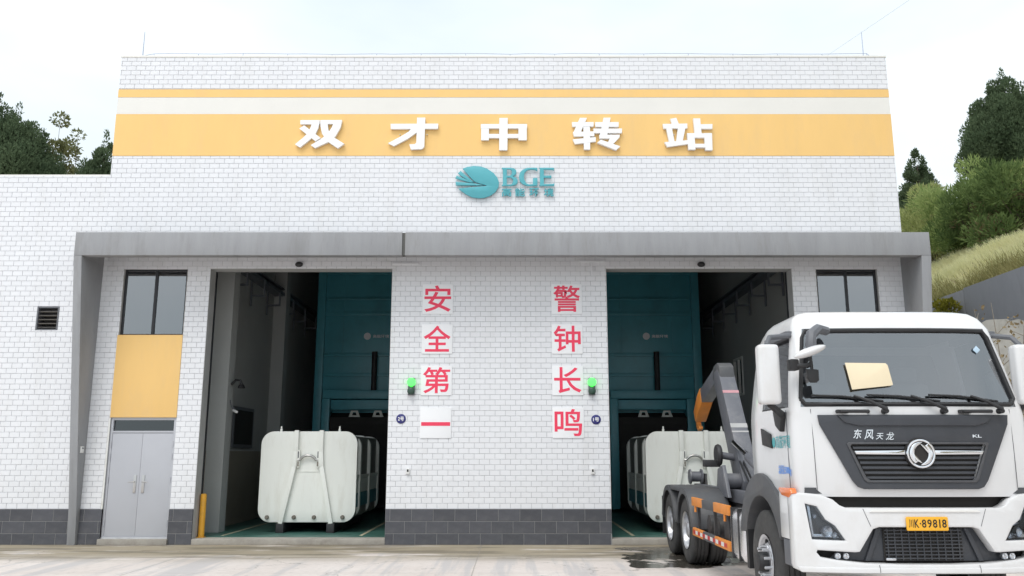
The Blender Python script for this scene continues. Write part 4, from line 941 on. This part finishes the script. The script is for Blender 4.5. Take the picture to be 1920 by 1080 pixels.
# round emblem
eb = MB().lathe([(-.035, 0), (-.035, .150), (-.015, .158), (0, .158)], (0, -.012, 1.803), 'y', 32).build('emblem_disc', 'machine_dark', fp, smooth=True)
t_ = MB(); t_.tube([(.135 * math.cos(a), -.052, 1.803 + .135 * math.sin(a)) for a in [2 * math.pi * k / 40 for k in range(41)]], .013, 8, False); t_.build('emblem_ring', 'chrome', fp, smooth=True)
for s in (1, -1):
    A = arc(0, 0, .118, .118, 80, 235, 18); B_ = arc(.040, -.006, .112, .112, 222, 118, 14); P_ = A + B_
    plate('emblem_wing', [[(s * x, 1.803 + s * z) for x, z in P_]], .02, 'chrome', fp, .004, -.047)
    P2 = [(-.01, .102), (.05, .075), (.078, .03), (.082, -.01), (.058, .02), (.03, .055)]
    plate('emblem_wing', [[(s * x, 1.803 + s * z) for x, z in P2[::-1]]], .02, 'chrome', fp, .004, -.047)
for ch, a, b_, c, d in (('东', -.66, -.57, 1.955, 2.05), ('风', -.55, -.455, 1.945, 2.045), ('天', -.435, -.355, 1.945, 2.01), ('龙', -.335, -.245, 1.94, 2.02)):
    text('script_character', ch, a, b_, c, d, 'chrome', fp, -.024, .008, .012, bend, .25)
text('model_letters', 'KL', .565, .66, 1.965, 1.995, 'chrome', fp, -.024, .006, .02, bend)
# ---- bumper
HLP = [(1.165, 1.298), (1.06, 1.272), (1.02, 1.20), (.99, 1.146), (.90, 1.085), (.81, .945), (1.12, .952)]
INT = [(-.47, 1.075), (.47, 1.075), (.53, 1.055), (.675, .835), (.72, .83), (1.075, .845), (1.085, .825), (1.05, .78), (.90, .755), (.62, .728), (.25, .718), (-.25, .718), (-.62, .728), (-.90, .755), (-1.05, .78), (-1.085, .825), (-1.075, .845), (-.72, .83), (-.675, .835), (-.53, 1.055)]
BO = [(-1.29, .70), (-1.275, .655), (-1.22, .625), (1.22, .625), (1.275, .655), (1.29, .70), (1.29, 1.40), (1.20, 1.412), (1.02, 1.395), (.90, 1.345), (.84, 1.29), (.78, 1.265), (-.78, 1.265), (-.84, 1.29), (-.90, 1.345), (-1.02, 1.395), (-1.20, 1.412), (-1.29, 1.40)]
bp_ = plate('bumper', [BO, INT, HLP[::-1], mir(HLP[::-1])], .16, 'truck_white', tk, .018, .13, bend)
plate('bumper_back', [[(-1.24, .66), (1.24, .66), (1.24, 1.37), (-1.24, 1.37)]], .01, 'machine_dark', bp_, .001, .15, bend)
plate('bumper_lip', [[(-1.24, .632), (1.24, .632), (1.265, .655), (1.27, .685), (-1.27, .685), (-1.265, .655)]], .02, 'truck_white', bp_, .008, -.026, bend)
plate('step_tread', [[(-.56, 1.222), (.56, 1.222), (.53, 1.245), (-.53, 1.245)]], .012, 'reflect_white', bp_, .003, -.028, bend)
for s in (-1, 1):
    MB().box(s * 1.285 - .03 * (s > 0) - .0, s * 1.285 + .03 * (s < 0), .16, .56, .93, 1.405).build('corner_panel', 'truck_white', bp_, bevel=.02)
    MB().box(s * 1.255 - .02, s * 1.255 + .02, .17, .52, .66, .925).build('corner_step', 'grey_plastic', bp_, bevel=.015)
    H = HLP if s > 0 else mir(HLP)
    hl = plate('headlight', [H], .02, 'lamp_housing', tk, .003, .09, bend)
    ins = [(sum(p[0] for p in H) / 7, sum(p[1] for p in H) / 7)]
    plate('headlight_lens', [[(x * .985 + ins[0][0] * .015, z * .985 + ins[0][1] * .015) for x, z in H]], .012, 'lamp_lens', hl, .003, -.012, bend)
    for cx, cz, rr in ((s * .965, 1.025, .058), (s * .89, .99, .030), (s * 1.075, 1.175, .022)):
        MB().lathe([(-.01, .0), (-.012, rr * .35), (.0, rr * .4), (-.02, rr), (.03, rr)], (cx, .04 + bend(cx), cz), 'y', 18).build('reflector', 'lamp_silver', hl, smooth=True)
    plate('daylight_strip', [[(s * 1.135, 1.28), (s * 1.11, 1.275), (s * 1.085, .975), (s * 1.105, .972)][::-s]], .012, 'lamp_silver', hl, .002, .045, bend)
    plate('lower_strip', [[(s * 1.09, .97), (s * .85, .965), (s * .865, .995), (s * 1.09, 1.0)][::-s]], .012, 'lamp_silver', hl, .002, .045, bend)
    for q in (.80, .88): MB().lathe([(-.012, 0), (-.008, .018), (-.02, .030), (.03, .030)], (s * q, .03 + bend(q), .79), 'y', 14).build('fog_lamp', 'lamp_silver', bp_, smooth=True)
    am = MB(); am.prism_x([(.14, 1.455), (.10, 1.405), (.20, 1.355), (.42, 1.37), (.53, 1.43), (.50, 1.45)], s * 1.235 if s > 0 else s * 1.300, s * 1.300 if s > 0 else s * 1.235); am.build('side_marker', 'amber', tk, bevel=.012)
# intake mesh, divided surround
plate('intake_panel', [[(-.95, .74), (.95, .74), (.60, 1.06), (-.60, 1.06)]], .006, 'truck_grey', bp_, .001, .10, bend)
plate('intake_net', [[(-.40, .745), (.40, .745), (.40, 1.06), (-.40, 1.06)]], .006, 'machine_dark', bp_, .001, .085, bend)
for k in range(9):
    z0 = .762 + k * .034; MB().box(-.39, .39, .062, .074, z0, z0 + .011).build('mesh_bar', 'truck_grey', bp_)
for k in range(-5, 6): MB().box(k * .072 - .006, k * .072 + .006, .066, .078, .75, 1.055).build('mesh_bar', 'truck_grey', bp_)
for s in (-1, 1): plate('intake_strut', [[(s * .42, 1.06), (s * .47, 1.06), (s * .60, .74), (s * .55, .74)][::-s]], .03, 'truck_grey', bp_, .006, .09, bend)
plate('tow_cover', [rrect(-.40, -.30, .748, .772, .008, 3)], .02, 'lamp_silver', bp_, .003, .06)
# number plate
np_ = plate('number_plate', [rrect(-.21, .21, 1.045, 1.18, .012, 3)], .012, 'plate_yellow', tk, .003, -.042)
for ch, a, b_ in zip('川K89818', (-.185, -.130, -.055, .0, .055, .118, .148), (-.140, -.085, -.012, .043, .098, .130, .192)):
    text('plate_character', ch, a, b_, 1.075, 1.155, 'ink_black', np_, -.0542, .002, .012)
MB().lathe([(-.003, 0), (-.003, .007), (0, .007)], (-.070, -.0542, 1.115), 'y', 10).build('plate_dot', 'ink_black', np_)
# cowl fittings: handles, wipers, washer jets
for x0, x1 in ((-.80, -.47), (.47, .80)):
    MB().tube([(x0, .02, 2.232), (x0 + .02, -.035, 2.232), (x1 - .02, -.035, 2.232), (x1, .02, 2.232)], .018, 8).build('grab_handle', 'black_plastic', tk, smooth=True); MB().box(x0 - .01, x0 + .11, -.03, .03, 2.212, 2.25).build('handle_mount', 'black_plastic', tk, bevel=.008)
for xp, xe, xt in ((-.31, -.60, -1.02), (.30, -.01, -.46), (.88, .62, .18)):
    e = on_glass(xe, .13, .035); tp = on_glass(xt, .14, .028)
    wpr = MB().tube([(xp, -.02, 2.235), (xp, -.055, 2.255), ((xp + xe) / 2, -.02, 2.335), e], [.026, .022, .016, .012], 8).build('wiper', 'black_plastic', tk, smooth=True)
    MB().tube([on_glass(xe + .30, .065, .018), on_glass((xe + xt) / 2 + .1, .125, .022), tp], .012, 6).build('wiper_blade', 'black_plastic', wpr, smooth=True)
    MB().lathe([(-.06, 0), (-.055, .025), (.02, .03)], (xp, 0, 2.235), 'y', 12).build('wiper_pivot', 'black_plastic', wpr, smooth=True)
# mirrors
def mirror(s, x0, x1, y0):
    o = MB().box(x0, x1, y0 - .08, y0 + .08, 2.31, 2.945).build('door_mirror', 'truck_white', tk, bevel=.05, seg=3)
    MB().box(x0 + .02, x1 - .02, y0 + .081, y0 + .09, 2.36, 2.90).build('mirror_glass', 'chrome', o)
    xm = (x0 + x1) / 2; cx = s * 1.13
    MB().tube([(xm, y0, 2.94), (xm - s * .05, y0 + .05, 3.03), (s * 1.10, .42, 3.08)], .028, 8).build('upper_arm', 'grey_plastic', o, smooth=True)
    MB().tube([(xm, y0, 2.315), (xm - s * .06, y0 + .04, 2.27), (s * 1.24, .38, 2.20)], [.035, .035, .045], 8).build('lower_arm', 'black_plastic', o, smooth=True)
    MB().prism_x([(.30, 2.24), (.62, 2.26), (.56, 2.10), (.40, 2.03)], min(s * 1.225, s * 1.285), max(s * 1.225, s * 1.285)).build('arm_mount', 'black_plastic', o, bevel=.015)
    return o
mirror(-1, -1.56, -1.335, .15); mirror(1, 1.165, 1.36, .16)
# kerb mirror over the windscreen corner
hm_ = MB().tube([(-.80, .16, 3.095), (-.95, -.02, 3.09), (-1.05, -.10, 3.02), (-1.07, -.12, 2.90), (-1.05, -.12, 2.84)], [.05, .054, .058, .06, .05], 8).build('kerb_mirror', 'grey_plastic', tk, smooth=True)
kb = MB(); kb.add([(-1.095 + .17 * math.sin(a) * math.cos(p) * (1), -.15 + .09 * math.sin(a) * math.sin(p), 2.835 + .05 * math.cos(a) + .32 * .17 * math.sin(a) * math.cos(p)) for a in [math.pi * i / 9 for i in range(10)] for p in [2 * math.pi * k / 16 for k in range(16)]], [(i * 16 + k, i * 16 + (k + 1) % 16, (i + 1) * 16 + (k + 1) % 16, (i + 1) * 16 + k) for i in range(9) for k in range(16)])
kb.build('mirror_cap', 'truck_white', hm_, smooth=True)
MB().tube([(-1.18, .05, 2.71), (-1.09, -.03, 2.70), (-1.06, -.05, 2.72)], .024, 8).build('mirror_arm', 'black_plastic', hm_, smooth=True)
MB().tube([(-1.06, -.05, 2.80), (-1.05, -.05, 2.66)], .018, 8).build('mirror_arm', 'black_plastic', hm_, smooth=True)
plate('small_mirror', [[(-1.105, 2.665), (-.985, 2.66), (-.985, 2.55), (-1.01, 2.525), (-1.07, 2.525), (-1.10, 2.56)][::-1]], .05, 'black_plastic', hm_, .012, -.02)
MB().box(-1.25, -1.15, .02, .14, 2.66, 2.78).build('mirror_mount', 'black_plastic', hm_, bevel=.02)
for x in (-.95, .85): MB().lathe([(0, .03), (.04, .02), (.05, 0)], (x, 1.0, 3.28), 'z', 10).build('marker_lamp', 'white_plastic', tk, smooth=True)
plate('windscreen_sticker', [arc(0, 0, .028, .028, 0, 345, 15)], .002, 'panel_white', tk, .0005, 0.).location = (-.95, .215, 2.93)
plate('windscreen_sticker', [[(.80, 2.90), (.84, 2.86), (.88, 2.90), (.84, 2.945)]], .002, 'pale_sticker', tk, .0005, .24)
for s in (-1, 1):
    MB().tube([(s * 1.04, bend(1.04) - .004 + .030, 2.26), (s * 1.035, bend(1.035) + .012, 1.9), (s * 1.03, bend(1.03) + .012, 1.43)], .0035, 4).build('panel_seam', 'lamp_housing', cab)
    MB().tube([(s * .62, bend(.62) - .031, 1.255), (s * .555, bend(.555) - .031, 1.085)], .003, 4).build('panel_seam', 'lamp_housing', bp_)
    MB().tube([(s * .50, bend(.5) - .031, .712), (s * .50, bend(.5) - .047, .68), (s * .50, bend(.5) - .047, .64)], .003, 4).build('panel_seam', 'lamp_housing', bp_)
# ---- wheels
def tyre_prof(w_, r, ri):
    return [(-w_ * .34, ri), (-w_ * .46, ri + .02), (-w_ * .50, ri + (r - ri) * .45), (-w_ * .47, r - .045), (-w_ * .42, r - .012), (-w_ * .36, r), (-w_ * .22, r), (-w_ * .215, r - .014), (-w_ * .175, r - .014), (-w_ * .17, r), (-w_ * .03, r), (-w_ * .025, r - .014), (w_ * .025, r - .014), (w_ * .03, r), (w_ * .17, r), (w_ * .175, r - .014), (w_ * .215, r - .014), (w_ * .22, r), (w_ * .36, r), (w_ * .42, r - .012), (w_ * .47, r - .045), (w_ * .50, ri + (r - ri) * .45), (w_ * .46, ri + .02), (w_ * .34, ri)]
def wheel(x, y, zc, r, s, front):
    o = empty('wheel', (x, y, zc)); o.parent = tk; w_ = .29; ri = .292
    MB().lathe(tyre_prof(w_, r, ri), (0, 0, 0), 'x', 44).build('tyre', 'rubber', o, smooth=True)
    if front:
        rim = MB().lathe([(s * .13, ri), (s * .145, ri + .012), (s * .135, ri - .02), (s * .09, ri - .035), (s * .075, .235), (s * .12, .20), (s * .125, .165), (s * .13, .16), (s * .13, 0)], (0, 0, 0), 'x', 40).build('rim', 'rim_silver', o, smooth=True)
        for k in range(10):
            a = 2 * math.pi * k / 10; MB().lathe([(s * .112, 0), (s * .112, .026), (s * .06, .026)], (0, .228 * math.cos(a), .228 * math.sin(a)), 'x', 10).build('rim_hole', 'machine_dark', o)
            MB().lathe([(s * .12, .018), (s * .20, .017), (s * .205, .012), (s * .205, 0)], (0, .165 * math.cos(a + .3), .165 * math.sin(a + .3)), 'x', 8).build('wheel_nut', 'rim_silver', o, smooth=True)
        MB().lathe([(s * .12, .115), (s * .22, .11), (s * .24, .09), (s * .245, 0)], (0, 0, 0), 'x', 20).build('hub', 'dark_steel', o, smooth=True)
    else:
        MB().lathe([(s * .13, ri), (s * .145, ri + .014), (s * .13, ri - .012), (s * .03, ri - .03), (-s * .05, ri - .045), (-s * .07, .22), (-s * .07, .16), (-s * .07, .0)], (0, 0, 0), 'x', 40).build('rim', 'rim_silver', o, smooth=True)
        MB().lathe([(-s * .07, .14), (s * .10, .125), (s * .12, .10), (s * .125, 0)], (0, 0, 0), 'x', 20).build('hub', 'rim_silver', o, smooth=True)
        for k in range(10):
            a = 2 * math.pi * k / 10; MB().lathe([(-s * .07, .018), (-s * .02, .017), (-s * .018, 0)], (0, .165 * math.cos(a), .165 * math.sin(a)), 'x', 8).build('wheel_nut', 'rim_silver', o, smooth=True)
    return o
for s in (-1, 1):
    wheel(s * 1.09, 1.36, .58, .58, s, True)
    for y in (5.95, 7.42):
        wheel(s * 1.085, y, .54, .54, s, False); wheel(s * .775, y, .54, .54, s, False)
# ---- chassis, fenders, tanks, guards
ch = MB()
for x in (-.42, .42): ch.box(x - .05, x + .05, .5, 8.35, .72, 1.0)
for y in (1.0, 2.4, 3.9, 5.2, 6.7, 8.2): ch.box(-.37, .37, y, y + .12, .76, .96)
for y in (1.36, 5.95, 7.42): ch.tube([(-.95, y, .56), (.95, y, .56)], .075, 8)
ch.tube([(0, 1.4, .85), (0, 5.9, .6)], .07, 8)
ch.build('chassis', 'chassis', tk)
MB().box(-.9, .9, .35, 1.7, .95, 1.38).build('engine_block', 'machine_dark', tk, bevel=.05)
for s in (-1, 1):
    X0, X1 = (-1.262, -.75) if s < 0 else (.75, 1.262)
    A = [(1.36 + .98 * math.cos(R(a)), .60 + .98 * math.sin(R(a))) for a in range(14, 158, 9)]; B_ = [(1.36 + .72 * math.cos(R(a)), .60 + .72 * math.sin(R(a))) for a in range(157, 13, -9)]
    A = [(y, min(z, 1.50 + .11 * (y - .5))) for y, z in A]
    MB().prism_x(A + B_, X0, X1).build('front_fender', 'fender_grey', tk, bevel=.02)
    MB().box(X0 + .02, X1 - .02, 2.02, 2.12, .42, .9).build('mud_flap', 'black_plastic', tk)
    for y in (5.95, 7.42):
        f_ = MB()
        for r0, r1, xa, xb in ((.605, .63, X0 + .01, X1 + .16 if s < 0 else X1 - .01), ):
            xa, xb = (X0 + .01, -.60) if s < 0 else (.60, X1 - .01)
            O_ = arc(y, .56, .645, .665, 4, 176, 14); I_ = arc(y, .56, .615, .635, 176, 4, 14); f_.prism_x(O_ + I_, xa, xb)
        fd = f_.build('rear_fender', 'fender_grey', tk, bevel=.004)
        O_ = arc(y, .56, .645, .67, 8, 172, 14); I_ = arc(y, .56, .57, .58, 172, 8, 14); q = s * 1.262
        MB().prism_x(O_ + I_, min(q, q - s * .02), max(q, q - s * .02)).build('fender_lip', 'fender_grey', fd)
    MB().prism_x([(5.9, 1.16), (7.5, 1.16), (7.5, 1.235), (5.9, 1.235)], min(s * 1.25, s * .62), max(s * 1.25, s * .62)).build('fender_bridge', 'fender_grey', tk, bevel=.02)
    MB().box(min(s * 1.24, s * .64), max(s * 1.24, s * .64), 8.10, 8.13, .3, 1.0).build('mud_flap', 'black_plastic', tk)
    tn = MB().box(min(s * 1.255, s * .66), max(s * 1.255, s * .66), 2.20, 2.92, .44, 1.10).build('fuel_tank', 'alu_tank', tk, bevel=.14, seg=5)
    for y in (2.38, 2.72): MB().box(min(s * 1.262, s * .66), max(s * 1.262, s * .66), y, y + .05, .46, 1.106).build('tank_strap', 'dark_steel', tn)
    for zc, hh in ((1.045, .135), (.575, .125)):
        gd = empty('side_guard', (s * 1.245, 2.98, zc)); gd.parent = tk; y = 0; L_ = 2.36
        for k, (m_, a, b_) in enumerate((('orange_paint', 0, .36), ('fender_grey', .36, .68), ('orange_paint', .68, 1.))):
            xo = 0; MB().prism_x([(a * L_, -hh / 2), (b_ * L_, -hh / 2), (b_ * L_, hh / 2), (a * L_, hh / 2)], min(0, -s * .05), max(0, -s * .05)).build('rail_section', m_, gd, bevel=.012)
        if zc < .8:
            for k in range(13):
                a = .12 + k * (L_ - .35) / 12; q = s * .0015
                MB().box(min(q, 0), max(q, 0) + .0002, a, a + .16, -.028, .028).build('reflector', 'reflect_red' if k % 2 == 0 else 'reflect_white', gd)
        else:
            for a in (.25, 2.15): MB().tube([(-s * .02, a, -hh / 2), (-s * .02, a, -hh / 2 - .09)], .02, 6).build('rail_foot', 'orange_paint', gd)
    for y in (3.15, 4.0, 5.1): MB().box(s * 1.17 - .02, s * 1.17 + .02, y, y + .06, .50, 1.10).build('guard_bracket', 'chassis', tk)
    MB().box(min(s * 1.12, s * .55), max(s * 1.12, s * .55), 3.1, 3.75, .55, 1.02).build('battery_box', 'chassis', tk, bevel=.02)
    for y in (4.2, 4.75): MB().tube([(s * .55, y, .72), (s * 1.10, y, .72)], .15, 14).build('air_tank', 'chassis', tk, smooth=True)
# ---- hook-lift gear
hk = MB(); hk.box(-.52, -.38, 2.2, 8.5, 1.02, 1.22); hk.box(.38, .52, 2.2, 8.5, 1.02, 1.22)
for y in (2.6, 4.4, 6.2, 8.2): hk.box(-.38, .38, y, y + .16, 1.05, 1.18)
hk.build('lift_frame', 'arm_grey', tk, bevel=.01)
arm = MB()
def boom(pts, hw_):   # pts: (y, z_low, y2, z_high) side outline
    return MB().prism_x(pts, -hw_ * .88 - .185, hw_ * .88 - .185)
ARM = boom([(5.55, 1.12), (5.95, 1.05), (6.2, 1.45), (7.28, 3.14), (7.24, 3.32), (6.98, 3.36), (6.85, 3.26), (5.72, 1.65), (5.5, 1.35)], .165).build('lift_arm', 'arm_grey', tk, bevel=.02)
def on_arm(t, d): # point on the front face of the arm
    a = Vector((0, 5.70, 1.62)); b_ = Vector((0, 6.855, 3.27)); n = Vector((0, -(b_.z - a.z), (b_.y - a.y))).normalized(); return a.lerp(b_, t) + n * d
def arm_band(t0, t1, m_, nm):
    p0, p1 = on_arm(t0, .002), on_arm(t1, .002); q0, q1 = on_arm(t0, -.004), on_arm(t1, -.004); w_ = .1468
    MB().add([(-w_ - .185, *p0[1:]), (w_ - .185, *p0[1:]), (w_ - .185, *p1[1:]), (-w_ - .185, *p1[1:]), (-w_ - .185, *q0[1:]), (w_ - .185, *q0[1:]), (w_ - .185, *q1[1:]), (-w_ - .185, *q1[1:])], [(0, 1, 2, 3), (7, 6, 5, 4), (0, 4, 5, 1), (1, 5, 6, 2), (2, 6, 7, 3), (3, 7, 4, 0)]).build(nm, m_, ARM)
arm_band(.77, .80, 'faded_pink', 'arm_reflector'); arm_band(.385, .43, 'reveal', 'arm_label'); arm_band(.335, .35, 'reveal', 'arm_label')
cp = boom([(6.80, 3.15), (6.83, 3.40), (7.0, 3.48), (7.30, 3.44), (7.40, 3.20), (7.20, 3.10)], .155).build('arm_head', 'fender_grey', ARM, bevel=.025)
J0 = boom([(7.20, 3.16), (7.30, 3.43), (8.75, 3.08), (8.65, 2.80)], .125).build('jib', 'arm_grey', ARM, bevel=.015)
boom([(8.50, 2.84), (8.64, 3.13), (8.95, 2.99), (9.32, 2.69), (9.20, 2.46), (8.9, 2.62)], .132).build('hook_head', 'orange_paint', ARM, bevel=.02)
boom([(9.14, 2.74), (9.34, 2.70), (9.46, 2.52), (9.44, 2.36), (9.30, 2.28), (9.18, 2.32), (9.20, 2.38), (9.30, 2.38), (9.34, 2.46), (9.28, 2.56), (9.12, 2.62)], .05).build('hook', 'orange_paint', ARM, bevel=.012)
# hinge, rams, drums and hoses at the foot of the arm
MB().tube([(-.62, 5.75, 1.35), (.62, 5.75, 1.35)], .13, 16).build('hinge_tube', 'arm_grey', tk, smooth=True)
for s in (-1, 1):
    MB().tube([(s * .33, 3.0, 1.15), (s * .33, 5.1, 1.75)], .085, 12).build('ram_cylinder', 'arm_grey', tk, smooth=True); MB().tube([(s * .33, 5.1, 1.75), (s * .33, 6.0, 2.0)], .045, 10).build('ram_rod', 'chrome', tk, smooth=True)
    MB().prism_x([(5.3, 1.1), (6.1, 1.1), (5.95, 1.55), (5.6, 1.62)], s * .62 - .03, s * .62 + .03).build('hinge_plate', 'arm_grey', tk, bevel=.01)
    rl = MB().lathe([(-.13, 0), (-.13, .14), (-.10, .15), (-.09, .10), (.09, .10), (.10, .15), (.13, .14), (.13, 0)], (s * .52, 8.32, 1.36), 'x', 20).build('rear_roller', 'arm_grey', tk, smooth=True)
    MB().prism_x([(8.15, 1.1), (8.55, 1.1), (8.42, 1.42), (8.22, 1.42)], s * .34 - .02, s * .34 + .02).build('roller_mount', 'chassis', tk)
MB().lathe([(-.04, 0), (-.04, .17), (.0, .19), (.04, .17), (.04, 0)], (-.60, 6.05, 1.78), 'x', 22).build('lock_drum', 'dark_steel', tk, smooth=True)
MB().tube([(-.56, 6.05, 1.78), (-.2, 6.05, 1.72)], .06, 12).build('lock_shaft', 'arm_grey', tk, smooth=True)
MB().box(-.86, -.58, 5.98, 6.14, 1.58, 1.70).build('lock_arm', 'dark_steel', tk, bevel=.02)
for k, x in enumerate((-.30, -.24, .26)):
    MB().tube([(x, 3.2, 1.2), (x - .03, 4.3, 1.42 + .05 * k), (x - .05, 5.1, 1.35), (x, 5.9, 1.75), (x + .02, 6.1, 2.1)], .018, 6).build('hose', 'black_plastic', tk, smooth=True)
MB().box(-.9, -.45, 2.1, 2.7, 1.12, 1.60).build('oil_tank', 'arm_grey', tk, bevel=.03); MB().box(.3, .95, 2.1, 2.8, 1.05, 1.75).build('exhaust_box', 'dark_steel', tk, bevel=.04)
MB().box(-.1, .1, 8.42, 8.62, .85, 1.1).build('rear_crossmember', 'chassis', tk)
# litter under the truck
o = tag(empty('paper_scrap', (3.65, -2.7, .004)), 'small white paper scrap on the ground behind the first rear wheel', 'litter')
MB().add([(-.10, 0, 0), (.12, .03, 0), (.05, -.05, .0), (.0, .02, .07), (-.04, .06, .01)], [(0, 2, 3), (2, 1, 3), (1, 4, 3), (4, 0, 3), (0, 4, 1, 2)]).build('scrap', 'panel_white', o)
